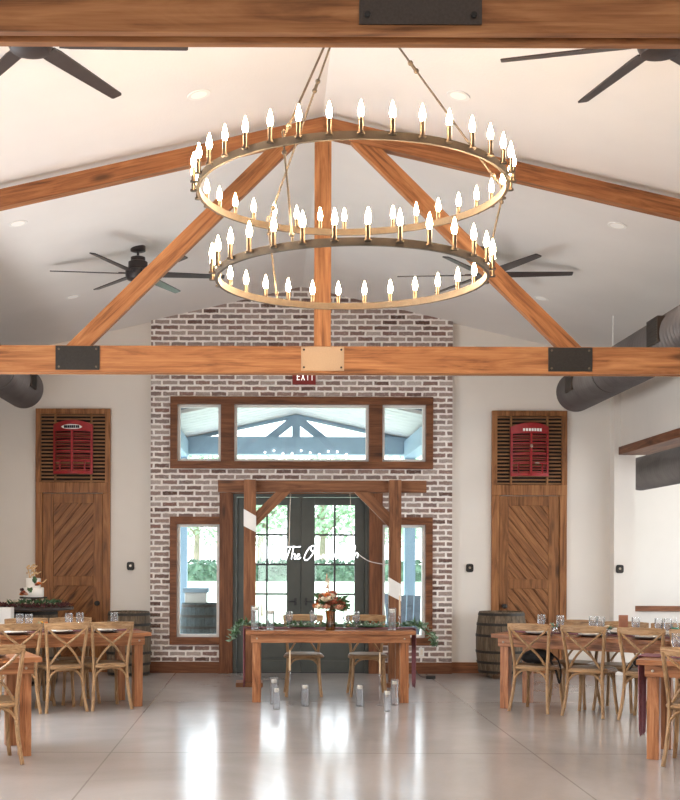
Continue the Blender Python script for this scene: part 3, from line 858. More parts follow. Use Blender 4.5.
def runner(label, L, W, loc, rz, dropz=.55, ends=(1, 1)):
    """gathered cloth strip lying along the table top and hanging over both ends"""
    m = MB(); vs = []; fs = []; nw = 14
    path = []
    if ends[0]:
        for k in range(9): path.append((-L/2-.022, TH+.012-dropz*(1-k/8)))
    path.append((-L/2+.01, TH+.006))
    for k in range(1, 12): path.append((-L/2 + L*k/12, TH+.005))
    path.append((L/2-.01, TH+.006))
    if ends[1]:
        for k in range(9): path.append((L/2+.022, TH+.012-dropz*k/8))
    for i, (x, z) in enumerate(path):
        hang = abs(x) > L/2
        for j in range(nw+1):
            t = -1+2*j/nw; wv = .010*math.sin(j*2.3)*(1 if hang else .25)
            yy = t*W/2*(1-(.25*abs(TH-z)/.55 if hang else 0))
            if hang: p = (x+wv*math.copysign(1, x)+math.copysign(.006, x), yy, z + (.03*math.sin(j*1.7) if z < TH-.4 else 0))
            else: p = (x, yy, z+.003+wv*.6)
            vs.append(p)
    for i in range(len(path)-1):
        for j in range(nw):
            fs.append((i*(nw+1)+j, i*(nw+1)+j+1, (i+1)*(nw+1)+j+1, (i+1)*(nw+1)+j))
    m.add(vs, fs); o = m.build('table_runner', M['mauve'], None, True, loc=loc, rot=(0,0,rz))
    s = o.modifiers.new('cloth', 'SOLIDIFY'); s.thickness = .003
    tag(o, label, 'table runner', 'mauve table runners')
    return o

goblet0 = None
def goblet(x, y, label, group, z=TH+.0125, h=.18):
    global goblet0
    if goblet0 is None:
        o = goblet0 = thing('water_goblet', '', 'glass', (0,0,0))
        MB().lathe([(.036,0), (.036,.004), (.008,.012), (.006,.055), (.012,.062)], (0,0,0), 16).build('stem', M['glass'], o, True)
        MB().lathe([(.0,.060), (.022,.066), (.037,.095), (.040,.13), (.038,.18), (.0355,.18), (.037,.13), (.034,.097), (.020,.070), (0,.066)], (0,0,0), 20).build('bowl', M['glass'], o, True)
        MB().lathe([(0,.068), (.019,.071), (.033,.098), (.036,.128), (0,.128)], (0,0,0), 16).build('water', glassmat('water', (.97,.98,1,1), .02, .05, .12), o, True)
    else: o = copy_tree(goblet0)
    o.location = (x, y, z); o['label'] = label; o['group'] = group
plate0 = None; napkin0 = None
def setting(x, y, rz, where, k):
    global plate0, napkin0
    if plate0 is None:
        plate0 = thing('dinner_plate', '', 'plate', (0,0,0))
        MB().lathe([(.09,0), (.155,.012), (.158,.016), (.09,.008), (0,.008)], (0,0,0), 28).build('charger', M['charger'], plate0, True)
        MB().lathe([(.07,.010), (.125,.026), (.127,.030), (.075,.018), (0,.018)], (0,0,0), 28).build('plate', M['white'], plate0, True)
        p = plate0
    else: p = copy_tree(plate0)
    p.location = (x, y, TH+.0005); p['label'] = 'white plate on dark charger, ' + where; p['group'] = 'place setting plates'
    if napkin0 is None:
        m = MB(); m.box(-.068, .068, -.085, .085, 0, .016); m.box(-.066, .066, -.078, .078, .016, .030)
        n = napkin0 = m.build('linen_napkin', M['linen'], None, True, bevel=.006)
    else: n = napkin0.copy(); COL.objects.link(n)
    n.location = (x, y, TH+.0285); n.rotation_euler = (0, 0, rz); tag(n, 'folded cream napkin, ' + where, 'napkin', 'folded linen napkins')

def guest_table(name, tip, ang, side, L, W, label, key):
    """tip: near inner corner (X, Y); ang: how far the table is swung; side -1 left, +1 right"""
    a = math.radians(ang)
    u = Vector((side*math.cos(a), -math.sin(a)))          # along the table away from the aisle
    n = Vector((side*math.sin(a), math.cos(a)))           # away from the camera
    c = Vector(tip) + u*L/2 + n*W/2
    rz = math.atan2(u.y, u.x) if side > 0 else math.atan2(-u.y, -u.x)
    make_table('farm_table', label, L, W, (c.x, c.y, 0), rz, 'farmhouse guest tables')
    return Vector(tip), u, n, c, rz
T = {}
T['L1'] = guest_table('farm_table', (-1.205+CX, 12.10), 25, -1, 2.20, .82, 'wooden farm table in front of the cake barrel on the left', 'L1')
T['R1'] = guest_table('farm_table', (2.265+CX, 12.07), 35, 1, 2.44, .82, 'wooden farm table in front of the right plank door and barrel', 'R1')
T['L2'] = guest_table('farm_table', (-1.735+CX, 9.04), 23, -1, 1.6, .80, 'wooden farm table end cut off at the lower left edge', 'L2')
T['R2'] = guest_table('farm_table', (2.795+CX, 9.0), 28, 1, 1.6, .80, 'wooden farm table end cut off at the lower right edge', 'R2')
def on(tk, along, perp):
    t, u, n, c, rz = T[tk]; p = t + u*along + n*perp; return p.x, p.y
def seat_at(tk, along, perp_feet, near, label, group):
    t, u, n, c, rz = T[tk]
    f = n if near else -n
    p = t + u*along + n*perp_feet + f*.24
    return place_chair(p.x, p.y, (f.x, f.y), label, group)
near_words = {'L1': ['nearest the aisle', 'in the middle', 'third from the aisle, partly behind the nearer table', 'fourth from the aisle']}
gL, gR = 'chairs at the far left table', 'chairs at the far right table'
for i, (al, lab) in enumerate(((.445, 'cross-back chair on near side of far left table, nearest the aisle'),
                               (.91, 'cross-back chair on near side of far left table, second from the aisle'),
                               (1.375, 'cross-back chair on near side of far left table, cut off at the left'))):
    seat_at('L1', al, -.09, True, lab, gL)
for al, lab in ((.60, 'cross-back chair on far side of far left table, nearest the aisle'),
                (1.08, 'cross-back chair on far side of far left table, below the cake')):
    seat_at('L1', al, .92, False, lab, gL)
c_r1 = []
for al, lab in ((.445, 'cross-back chair with black bag on seat, nearest the aisle at far right table'),
                (1.0, 'cross-back chair on near side of far right table, second from the aisle'),
                (1.56, 'cross-back chair on near side of far right table, third from the aisle'),
                (2.05, 'cross-back chair on near side of far right table, cut off at the right')):
    c_r1.append(seat_at('R1', al, -.09, True, lab, gR))
for al, lab in ((.62, 'cross-back chair on far side of far right table, nearest the aisle'),
                (1.10, 'cross-back chair on far side of far right table, behind the brown card'),
                (1.58, 'cross-back chair on far side of far right table, third from the aisle'),
                (2.06, 'cross-back chair on far side of far right table, at photo edge')):
    seat_at('R1', al, .92, False, lab, gR)
seat_at('L2', .41, -.27, True, 'cross-back chair at the lower left corner beside the near table end', 'chairs at the near tables')
seat_at('R2', .44, -.2, True, 'cross-back chair at the lower right corner beside the near table end', 'chairs at the near tables')

names = {'L1': 'far left table', 'R1': 'far right table', 'L2': 'near left table', 'R2': 'near right table'}
ordw = ['first', 'second', 'third', 'fourth']
for tk, L in (('L1', 2.20), ('R1', 2.44), ('R2', 1.6)):
    t, u, n, c, rz = T[tk]
    runner('mauve gauze runner ' + ('hanging off the end of ' if tk == 'R2' else 'lying flat along ') + names[tk], L, .30 if tk == 'R2' else .20, (c.x, c.y, 0), rz, .62, (1, 0) if tk == 'R2' else (0, 0))
for tk, alongs in (('L1', (.457, .915, 1.375)), ('R1', (.445, 1.0, 1.56, 2.05)), ('L2', (.41,)), ('R2', (.44,))):
    for i, al in enumerate(alongs):
        x, y = on(tk, al, .150 if tk != 'R2' else .082); setting(x, y, T[tk][4], 'near side of %s, %s from the aisle' % (names[tk], ordw[i]), i)
for tk, alongs in (('L1', (.60, 1.08)), ('R1', (.62, 1.10, 1.58, 2.06))):
    for i, al in enumerate(alongs):
        x, y = on(tk, al, .67); setting(x, y, T[tk][4], 'far side of %s, %s from the aisle' % (names[tk], ordw[i]), i)
def on_px(tk, px, perp):
    """point on the table, perp metres behind its near edge, in the photo column px"""
    t, u, n, c, rz = T[tk]; k = (px-VX)/F_PX; p = t + n*perp
    al = (k*p.y - (p.x-CX))/(u.x - k*u.y)
    q = p + u*al; return q.x, q.y
GL = {'L1': ((114.5, .36), (80, .42), (69, .36), (29, .36), (20, .44)), 'R1': ((541.5, .40), (560.5, .36), (593, .40), (601, .36), (636, .42), (659, .40), (668, .40)), 'R2': ((677, .32),)}
gw = {'L1': ['nearest the aisle', 'right one of the middle pair', 'left one of the middle pair', 'right one of the pair below the cake', 'left one of the pair below the cake'],
      'R1': ['nearest the aisle', 'second from the aisle', 'third from the aisle', 'fourth from the aisle', 'beside the brown card', 'left of the green-labelled bottle', 'next to the green-labelled bottle'], 'R2': ['at the photo edge']}
for tk in GL:
    for i, (px, pp) in enumerate(GL[tk]):
        x, y = on_px(tk, px, pp); goblet(x, y, 'clear water goblet on %s, %s' % (names[tk], gw[tk][i]), 'water goblets on the guest tables')

def posy(x, y, z, label, cols, h=.10, n=8, r=.05):
    t = thing('bud_posy', label, 'flowers', (x, y, z), 0, 'small table posies')
    MB().lathe([(.022,0), (.028,.02), (.026,.05), (.018,.06), (.015,.06), (.02,.02), (0,.01)], (0,0,0), 14).build('bud_vase', M['glass'], t, True)
    m = MB()
    for k in range(16):
        a = rnd.uniform(0, 2*PI); m.leaf((0,0,.05), (math.cos(a), math.sin(a), rnd.uniform(.1,1.0)), rnd.uniform(.05,.09), .02)
    m.build('leaves', M['leaf'], t)
    for k in range(n):
        a = rnd.uniform(0, 2*PI); q = rnd.uniform(.2,1)*r
        bloom(MB(), (q*math.cos(a), q*math.sin(a), h*rnd.uniform(.65,1.0)), rnd.uniform(.014,.022)).build('bloom', M[cols[k % len(cols)]], t)
def bloom(m, c, r):
    """layered cup of petals"""
    c = Vector(c); m.ball(c, r*.6, 8, 5)
    for ring, (k, tilt) in enumerate(((6, .9), (8, .35))):
        for i in range(k):
            a = 2*PI*(i+.3*ring)/k
            d = Vector((math.cos(a), math.sin(a), tilt))
            m.leaf(c - Vector((0,0,r*.3)), d, r*1.25, r*1.1, Vector((0,0,1)))
    return m
x, y = on_px('L1', 43.5, .40); posy(x, y, TH+.012, 'small yellow and white posy on far left table between two chairs', ['yellow', 'cream', 'orange'], .09)
x, y = on_px('R1', 555.5, .40); posy(x, y, TH+.012, 'small yellow posy on far right table beside first chairs', ['yellow', 'orange', 'cream'], .09)
x, y = on_px('R1', 608, .40); posy(x, y, TH+.012, 'small white and green posy on far right table between middle chairs', ['cream', 'cream', 'yellow'], .09)
x, y = on_px('R1', 623.5, .41)
tag(MB().box(-.045, .045, -.012, .012, 0, .20).build('table_card', M['card'], None, bevel=.003, loc=(x, y, TH+.012), rot=(0,0,.05)), 'brown upright card block standing on far right table', 'table card')
x, y = on_px('R1', 675.5, .45)
t = thing('water_bottle', 'small clear water bottle with green label on far right table', 'bottle', (x, y, TH))
MB().lathe([(.03,0), (.032,.005), (.032,.13), (.014,.165), (.013,.19), (0,.19)], (0,0,0), 18).build('bottle_body', M['glass'], t, True)
MB().lathe([(.0335,.05), (.0335,.105)], (0,0,0), 18, closed=False).build('bottle_label', M['label_green'], t, True)
MB().lathe([(.015,.185), (.015,.205), (0,.205)], (0,0,0), 14).build('bottle_cap', M['white'], t)
# black bags on two of the chairs
def bag(ch_, label, sx):
    t = thing('black_bag', label, 'bag', (ch_.location.x, ch_.location.y, .469), ch_.rotation_euler.z, 'black bags on chairs')
    m = MB(); n, k = 16, 8; vs = []
    m.ball((0, -.02, .075), .15, 18, 10, (1.05, .8, .5))
    m.ball((sx*.07, .02, .06), .10, 14, 8, (1, .9, .55))
    m.build('bag_body', M['blackcloth'], t, True)
    m = MB(); m.tube(smooth_path([(-sx*.10, -.05, .10), (-sx*.19, -.03, .06), (-sx*.235, -.02, -.05), (-sx*.23, -.0, -.18), (-sx*.20, .03, -.05), (-sx*.14, .03, .05)], 5), .012, 8, flat=.5)
    m.build('bag_strap', M['blackcloth'], t, True)
bag(c_r1[0], 'black bag lying on the chair seat nearest the aisle, far right table', 1)
bag(c_r1[2], 'black bag on chair seat behind the near right table corner', -1)

# ------------------------------------------------------------------ sweetheart table
HX, HY = .229, 12.42
ht = make_table('head_table', 'wooden head table with greenery and candles before the glass doors', 1.79, .70, (HX, HY+.35, 0), 0)
runner('mauve gauze table runner hanging off both ends of the head table', 1.79, .30, (HX, HY+.40, 0), 0, .62)
for px, lab in ((304, 'left cross-back chair behind the head table'), (368.8, 'right cross-back chair behind the head table')):
    x, _ = at(px, 656, 13.03); place_chair(x, 13.22, (0,-1), lab, 'chairs at the head table')
# arch
AY = 14.2
ax = lambda p, q=585: at(p, q, AY)[0]
arch = thing('wedding_arch', 'square timber arch with diagonal braces behind the head table', 'arch', (ax(322), AY, 0))
ox = ax(322); hz0, hz1 = at(322, 492.3, AY)[1], at(322, 480.2, AY)[1]
pl, pr = ax(249.8)-ox, ax(394.3)-ox; pw = .072
MB().box(ax(217.5)-ox, ax(426.5)-ox, .02, .14, hz0, hz1).build('header_beam', M['archx'], arch, bevel=.005)
for s, p in ((-1, pl), (1, pr)):
    post = MB().box(p-pw, p+pw, -.10, .019, .05, hz1).build('post', M['archz'], arch, bevel=.005)
    MB().box(p-.16, p+.16, -.22, .14, 0, .05).build('foot', M['archx'], arch, bevel=.005)
    # slanted patch of sunlight on the post, modelled as a thin white shell
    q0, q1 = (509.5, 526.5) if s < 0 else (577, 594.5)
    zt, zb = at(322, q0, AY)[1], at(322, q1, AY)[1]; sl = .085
    patch = MB(); e = pw+.002
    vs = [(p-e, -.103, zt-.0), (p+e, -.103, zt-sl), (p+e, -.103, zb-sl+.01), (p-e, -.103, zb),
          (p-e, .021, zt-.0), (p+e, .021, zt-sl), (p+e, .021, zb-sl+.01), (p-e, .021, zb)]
    patch.add(vs, [(0,1,2,3), (4,7,6,5), (0,4,5,1), (3,2,6,7), (0,3,7,4), (1,5,6,2)])
    tag(patch.build('ribbon_band', M['white'], post), 'white band wound around the post')
    # brace
    d = -s
    xb, zl, zu = p + d*pw, at(322, 527, AY)[1], at(322, 512, AY)[1]
    poly = [(xb, zl), (xb + d*(hz0-zl), hz0), (xb + d*(hz0-zu), hz0), (xb, zu)]
    MB().prism_y(poly, -.06, .0).build('brace', M['archN' if s < 0 else 'archP'], arch, bevel=.004)
# neon sign
ns = thing('neon_sign', 'white glowing script neon sign hung under the timber arch', 'neon sign', (ax(322), AY+.05, at(322, 553, AY)[1]))
nx, nz = ax(322), at(322, 553, AY)[1]
def npt(cx_, cy_): 
    X, Z = at(265+cx_/6.18, 530+cy_/6.18, AY); return (X-nx, 0, Z-nz)
strokes = [[(135,106),(165,103),(200,104),(222,102)], [(158,104),(150,130),(140,158),(132,178)],
           [(180,98),(172,130),(163,180),(168,158),(180,146),(186,154),(182,176),(190,178),(204,164),(214,154),(208,148),(198,160),(198,176),(208,180),(222,168)],
           [(302,96),(282,104),(258,134),(244,168),(248,186),(264,184),(290,156),(308,118),(305,98),(288,102),(284,120),(300,136),(322,132)],
           [(322,160),(335,150),(340,172),(350,172),(360,152),(368,158),(372,176),(386,168),(396,152),(402,172),(414,174),(428,150),(436,164),(440,176),(454,168),(464,150),(470,172),(482,174),(496,152),(504,172),(518,172),(532,150),(548,110),(556,96),(560,106),(552,140),(548,176),(556,160),(568,140),(576,150),(572,172)]]
m = MB()
for st in strokes:
    m.tube(smooth_path([npt(*p) for p in st], 5), .0045, 8)
m.build('neon_lettering', M['neon'], ns, True)
m = MB()
for p0, p1 in (((290.5,493),(289,546.5)), ((350.3,493),(353,545))):
    a = at(p0[0], p0[1], AY); b = at(p1[0], p1[1], AY)
    m.tube([(a[0]-nx, 0, a[1]-nz), (b[0]-nx, 0, b[1]-nz)], .0028, 6)
    m.ball((a[0]-nx, 0, a[1]-nz-.02), .012, 8, 6)
m.build('hanging_wire', M['chrome'], ns)
m = MB(); pts = [npt(576,146), npt(600,165), npt(640,190), npt(690,204), npt(760,214), npt(830,218)]
m.tube(smooth_path(pts, 5), .005, 6); m.build('power_cord', M['white'], ns, True)

# --- glass cylinders with candles
cyl0 = None; pil0 = None
def hurricane(px, py_base, h, w, where, z=0, Y=None, fill=.0):
    global cyl0, pil0
    Yd = Y if Y else (CZ-z)*F_PX/(py_base-VY)
    x, _ = at(px, py_base, Yd); r = w/2
    g = MB().lathe([(0,0), (r,0), (r,h), (r-.004,h), (r-.004,.010), (0,.010)], (0,0,0), 24).build('glass_cylinder', M['glass'], None, True, loc=(x, Yd, z))
    tag(g, 'clear glass candle cylinder ' + where, 'candle holder', 'glass candle cylinders')
    lv = h*.80
    MB().lathe([(0,.0105), (r-.0045,.0105), (r-.0045,lv), (0,lv)], (0,0,0), 24).build('water', M['water'], g, True)
    c = thing('floating_candle', 'white floating candle in cylinder ' + where, 'candle', (x, Yd, z+lv+.0005), 0, 'white floating candles')
    MB().lathe([(r*.55,0), (r*.80,.012), (r*.82,.030), (r*.70,.034), (0,.032)], (0,0,0), 20).build('wax', M['wax'], c, True)
    MB().tube([(0,0,.030), (0,.001,.046)], .0015, 6).build('wick', M['black'], c)
hurricane(274, 704, .275, .082, 'on the floor, rear one by the left table leg')
hurricane(276.6, 709, .215, .070, 'on the floor, front one by the left table leg')
hurricane(305, 706, .225, .080, 'on the floor, below the left chair')
hurricane(359.8, 706, .225, .076, 'on the floor, left of the right chair')
hurricane(387.5, 711, .21, .070, 'on the floor, front one by the right table leg')
hurricane(394.6, 704.5, .27, .080, 'on the floor, rear one by the right table leg')
hurricane(255, 628, .255, .088, 'at the left end of the head table', TH+.0005, HY+.20)
hurricane(270.3, 629, .21, .088, 'second from left on the head table', TH+.0005, HY+.16)
hurricane(392, 628.5, .235, .084, 'near the right end of the head table', TH+.0005, HY+.17)
# tapers
def taper(px, Y, z, z0, z1, where):
    x, _ = at(px, 640, Y)
    t = thing('taper_holder', 'slim glass taper holder ' + where, 'candle holder', (x, Y, z), 0, 'slim taper holders')
    MB().lathe([(.035,0), (.035,.006), (.006,.014), (.005,z0-z-.03), (.013,z0-z-.012), (.013,z0-z), (0,z0-z)], (0,0,0), 14).build('stand', M['glass'], t, True)
    c = MB().lathe([(.010,0), (.010,.02), (.0075,(z1-z0)-.012), (0,z1-z0)], (0,0,0), 12).build('taper_candle', M['taperwax'], None, True, loc=(x, Y, z0+.0005))
    tag(c, 'tan taper candle in slim holder ' + where, 'candle', 'tan taper candles')
taper(290, 12.30, 0, .36, .575, 'on the floor before the left chair')
taper(380, 12.30, 0, .33, .555, 'on the floor before the right chair')
taper(261.8, HY+.26, TH, TH+.14, TH+.335, 'at the left end of head table')
taper(399.5, HY+.20, TH, TH+.15, TH+.37, 'at the right end of head table')
for px, pp, lab in ((289, .30, 'left'), (313.2, .40, 'just left of the bouquet'), (346, .42, 'just right of the bouquet'), (356, .30, 'right')):
    x, _ = at(px, 620, HY+pp); goblet(x, HY+pp, 'clear water goblet on head table, ' + {'left': 'leftmost of four', 'right': 'rightmost of four'}.get(lab, lab), 'goblets on the head table')
for px, lab in ((303, 'left'), (368, 'right')):
    x, _ = at(px, 627, HY+.535)
    p = copy_tree(plate0); p.location = (x, HY+.535, TH+.0130); p['label'] = 'white plate on dark charger before the %s head table chair' % lab; p['group'] = 'head table plates'
# garland
gx0, gx1 = HX-.895, HX+.895
g = thing('greenery_garland', 'green eucalyptus garland lying along the head table and trailing off both ends', 'garland', (HX, HY+.34, TH+.012))
path = [(-1.06, -.02, -.14), (-1.01, -.01, -.03), (-.94, 0, .03), (-.86, 0, .025), (-.5, .02, .02), (-.2, -.01, .02), (.2, .01, .02), (.55, -.01, .02), (.86, 0, .025), (.94, 0, .03), (1.02, .0, -.02), (1.10, .0, -.10), (1.16, 0, -.2)]
sp = smooth_path(path, 10)
MB().tube(sp, .006, 6).build('stem', M['leafdk'], g, True)
ma, mb2 = MB(), MB()
for i in range(620):
    k = rnd.randrange(len(sp)-1); p = sp[k].lerp(sp[k+1], rnd.random()); t = (sp[k+1]-sp[k]).normalized()
    d = Vector((rnd.uniform(-1,1), rnd.uniform(-1,1), rnd.uniform(-.1,1.0))) + t*rnd.uniform(-1,1)*.8
    on_table = abs(p.x) < .9
    if not on_table and rnd.random() < .55: continue
    q = p + Vector((rnd.uniform(-.02,.02), rnd.uniform(-.03,.03), rnd.uniform(.0,.03)))
    if on_table: d.z = abs(d.z)*.8; 
    L_ = rnd.uniform(.035,.065) * (1.0 if on_table else 1.5)
    (ma if rnd.random() < .6 else mb2).leaf(q, d, L_, L_*.42)
ma.build('leaves', M['leaf'], g); mb2.build('dark_leaves', M['leafdk'], g)
# bouquet
bqx, _ = at(330.5, 620, HY+.14)
bq = thing('bouquet', 'rust, blush and cream bouquet in amber vase at center of head table', 'bouquet', (bqx, HY+.14, TH+.0005))
MB().lathe([(.045,0), (.050,.01), (.050,.07), (.046,.12), (.052,.19), (.055,.205), (.051,.205), (.043,.12), (.046,.02), (0,.012)], (0,0,0), 24).build('amber_vase', M['amber'], bq, True)
m = MB()
for k in range(14):
    a = rnd.uniform(0, 2*PI); m.tube([(math.cos(a)*.02, math.sin(a)*.02, .03), (math.cos(a)*.05, math.sin(a)*.05, .27)], .003, 5)
m.build('stems', M['leafdk'], bq)
cols = ['rust', 'blush', 'cream', 'rust', 'blush', 'rust', 'cream', 'orange', 'rust']
for k in range(34):
    a = k*2.39996; q = math.sqrt((k+.5)/34)
    x = q*.165*math.cos(a); y = q*.12*math.sin(a); z = .385 - .15*q*q + rnd.uniform(-.035,.035)
    bloom(MB(), (x, y, z), rnd.uniform(.038,.052)).build('flower', M[cols[k % len(cols)]], bq)
for k in range(12):
    a = k*2.4; q = .075 if k % 2 else .03
    bloom(MB(), (q*math.cos(a), q*.8*math.sin(a)-.02, .245 + .012*(k % 4)), .036).build('flower', M[cols[(k+1) % len(cols)]], bq)
m = MB()
for k in range(110):
    a = rnd.uniform(0, 2*PI); d = Vector((math.cos(a), math.sin(a)*.7, rnd.uniform(-.35,.7)))
    m.leaf(Vector((0,0,.27)) + d*rnd.uniform(.04,.13), d, rnd.uniform(.06,.11), .035)
for k in range(26):
    m.leaf((rnd.uniform(.06,.16), rnd.uniform(-.08,.02), rnd.uniform(.22,.30)), (1, -.2, rnd.uniform(-.2,.5)), .08, .035)
m.build('leaves', M['leafdk'], bq)
m = MB()
for dx_, hh in ((-.035, .58), (-.02, .52), (-.05, .50)):
    m.tube([(dx_*.5, 0, .3), (dx_*1.2, 0, hh)], .004, 5)
    for k in range(8): m.leaf((dx_*1.1, 0, hh-.14+k*.018), (rnd.uniform(-.5,.5), rnd.uniform(-.5,.5), 1.2), .05, .014)
m.build('dried_grass', M['blush'], bq)
# plug adapter and cord on the floor
t = thing('power_adapter', 'small black power adapter with cord on floor by brick wall', 'adapter', (at(430.5, 678, 15.05)[0], 15.05, 0))
MB().box(-.06, .06, -.035, .035, 0, .04).build('adapter_body', M['black'], t, bevel=.006)
pts = [(-.05, .03, .02), (-.10, .15, .012), (-.14, .35, .06), (-.13, .60, .20), (-.11, .64, .34)]
MB().tube(smooth_path(pts, 6), .006, 6).build('cord', M['black'], t, True)
x, z = at(421.5, 652, YB)
t = thing('wall_outlet', 'white electrical outlet cover on brick below right sidelight', 'outlet', (x, YB, z))
MB().box(-.035, .035, -.008, 0, -.057, .057).build('cover', M['white'], t, bevel=.003)
MB().box(-.016, .016, -.011, -.008, -.035, .035).build('socket', M['linen'], t)

# ------------------------------------------------------------------ barrels
def barrel_parts(r, h, R, Re, mat, hoopmat):
    def rad(t): return Re + (R-Re)*(1-(2*t-1)**2)
    n = 28; prof = [(rad(k/12), h*k/12) for k in range(13)]
    m = MB(); vs = []; fs = []
    for k in range(n):
        a0, a1 = 2*PI*(k+.03)/n, 2*PI*(k+.97)/n
        for i, (q, z) in enumerate(prof):
            for a in (a0, a1):
                vs.append((q*math.cos(a), q*math.sin(a), z))
            for a in (a0, a1):
                vs.append(((q-.022)*math.cos(a), (q-.022)*math.sin(a), z))
        o = k*13*4
        for i in range(12):
            a = o+i*4; b = a+4
            fs += [(a, a+1, b+1, b), (a+2, b+2, b+3, a+3), (a, b, b+2, a+2), (a+1, a+3, b+3, b+1)]
        fs += [(o, o+2, o+3, o+1), (o+48, o+49, o+51, o+50)]
    m.add(vs, fs); st = m.build('staves', mat, r, False)
    MB().lathe([(0, h-.035), (Re-.015, h-.035), (Re-.015, h-.02), (0, h-.02)], (0,0,0), 28).build('barrel_head', mat, r)
    for t0 in (.02, .17, .34, .60, .78, .94):
        q = [(rad(t0)+.001, h*t0-.001), (rad(t0)+.006, h*t0), (rad(t0+.04)+.006, h*(t0+.04)), (rad(t0+.04)+.001, h*(t0+.04)+.001)]
        MB().lathe(q, (0,0,0), 32, closed=True).build('hoop', hoopmat, r, True)
b = thing('wine_barrel', 'weathered oak barrel on casters beside the right plank door', 'barrel', (at(501, 640, 15.3)[0], 15.28, 0), 0, 'oak barrels')
sub = thing('barrel_body', None, None); sub.parent = b; sub.location = (0,0,.05)
barrel_parts(sub, .80, .325, .285, M['stavez'], M['iron'])
for k in range(4):
    a = PI/4 + k*PI/2; cx_, cy_ = .22*math.cos(a), .22*math.sin(a)
    m = MB(); m.lathe([(.012,-.012), (.025,-.012), (.025,.012), (.012,.012)], (cx_, cy_, .025), 14, 'x', closed=True); m.box(cx_-.02, cx_+.02, cy_-.02, cy_+.02, .046, .058); m.tube([(cx_-.016, cy_, .025), (cx_+.016, cy_, .025)], .012, 8)
    m.tube([(cx_, cy_, .04), (cx_, cy_, .05)], .008, 6)
    m.build('caster', M['chrome'], b, True)
b = thing('wine_barrel', 'grey oak barrel between the far left table and brick wall', 'barrel', (at(128.5, 640, 15.35)[0], 15.38, 0), .2, 'oak barrels')
barrel_parts(b, .83, .29, .265, M['stavez'], M['iron'])
# cake table: barrel with a round dark top
CKX, CKY = at(34, 605, 14.3)[0], 14.3
b = thing('barrel_cake_table', 'barrel table with round dark top carrying the wedding cake', 'table', (CKX, CKY, 0))
barrel_parts(b, .895, .32, .27, M['stavez'], M['iron'])
MB().lathe([(0,.896), (.47,.896), (.475,.905), (.475,.925), (.465,.932), (0,.932)], (0,0,0), 48).build('round_top', plain('dark_round_top', srgb(62,54,52), .35, 0, .15), b, True)
CT = .9325
ck = thing('cake_stand', 'dark wooden cake stand under the white cake', 'cake stand', (CKX-.005, CKY, CT))
MB().lathe([(.09,0), (.09,.012), (.03,.025), (.025,.085), (.05,.10), (0,.10)], (0,0,0), 24).build('pedestal', M['charger'], ck, True)
MB().lathe([(0,.10), (.165,.10), (.168,.108), (.165,.116), (0,.116)], (0,0,0), 32).build('stand_plate', M['iron'], ck, True)
cz0 = CT + .1165
ca = thing('wedding_cake', 'two-tier white wedding cake with flowers and golden topper', 'cake', (CKX-.005, CKY, cz0))
MB().lathe([(0,0), (.118,0), (.122,.006), (.122,.108), (.116,.116), (0,.116)], (0,0,0), 36).build('tier', M['icing'], ca, True)
MB().lathe([(0,.1165), (.085,.1165), (.088,.122), (.088,.222), (.083,.229), (0,.229)], (-.005,0,0), 36).build('tier', M['icing'], ca, True)
m = MB()
for k in range(9):
    m.leaf((.03+rnd.uniform(-.02,.02), -.085, .15+rnd.uniform(0,.04)), (rnd.uniform(-.6,.6), -.3, 1), .075, .04, (0,-1,.2))
for k in range(7): m.leaf((-.02+rnd.uniform(-.02,.02), -.125, .05+rnd.uniform(0,.03)), (rnd.uniform(-.2,1), -.2, .8), .06, .035, (0,-1,.2))
m.build('cake_leaves', M['leafdk'], ca)
for (x, y, z, rr, c) in ((-.10,-.085,.055,.042,'rust'), (-.125,-.05,.09,.032,'leafred'), (-.07,-.11,.04,.03,'blush'), (-.13,-.06,.035,.03,'orange'), (.075,-.065,.165,.034,'orange'), (.055,-.09,.15,.024,'rust')):
    bloom(MB(), (x, y, z), rr).build('cake_flower', M[c], ca)
m = MB()
for p in ([(.08,-.06,.165),(.13,-.05,.18),(.165,-.05,.215)], [(-.04,-.0,.23),(-.02,0,.27),(.05,0,.285),(.09,0,.305)], [(-.05,0,.23),(-.06,0,.30),(-.08,0,.36),(-.05,0,.385)],
          [(0,0,.24),(.0,.0,.32),(-.03,0,.36),(.0,0,.39),(.03,0,.37),(.0,0,.33),(-.03,0,.30)], [(-.09,0,.36),(-.05,0,.34),(.02,0,.36),(.045,0,.38)], [(-.02,0,.26),(.03,0,.30),(.05,0,.27)]):
    m.tube(smooth_path(p, 4), .007, 6)
for k in range(18): m.leaf((rnd.uniform(-.07,.03), 0, rnd.uniform(.27,.37)), (rnd.uniform(-1,1), rnd.uniform(-.6,.2), rnd.uniform(-.3,1)), .035, .02)
m.build('cake_topper', M['gold'], ca, True)
g = thing('table_greenery', 'green and white leaves wreathed around the cake stand', 'greenery', (CKX, CKY, CT))
ma, mc, md = MB(), MB(), MB()
for k in range(330):
    a = rnd.uniform(0, 2*PI); q = rnd.uniform(.13,.30); p = (q*math.cos(a), q*math.sin(a), rnd.uniform(.012,.05))
    (ma if rnd.random() < .8 else mc).leaf(p, (math.cos(a)+rnd.uniform(-.8,.8), math.sin(a)+rnd.uniform(-.8,.8), rnd.uniform(.15,1.1)), rnd.uniform(.05,.09), .03)
for k in range(420):
    a = rnd.uniform(0, 2*PI); q = rnd.uniform(.27,.46); p = (q*math.cos(a), q*math.sin(a), rnd.uniform(.002,.03))
    md.leaf(p, (math.cos(a)*.3+rnd.uniform(-1,1), math.sin(a)*.3+rnd.uniform(-1,1), rnd.uniform(.0,.9)), rnd.uniform(.03,.06), .026)
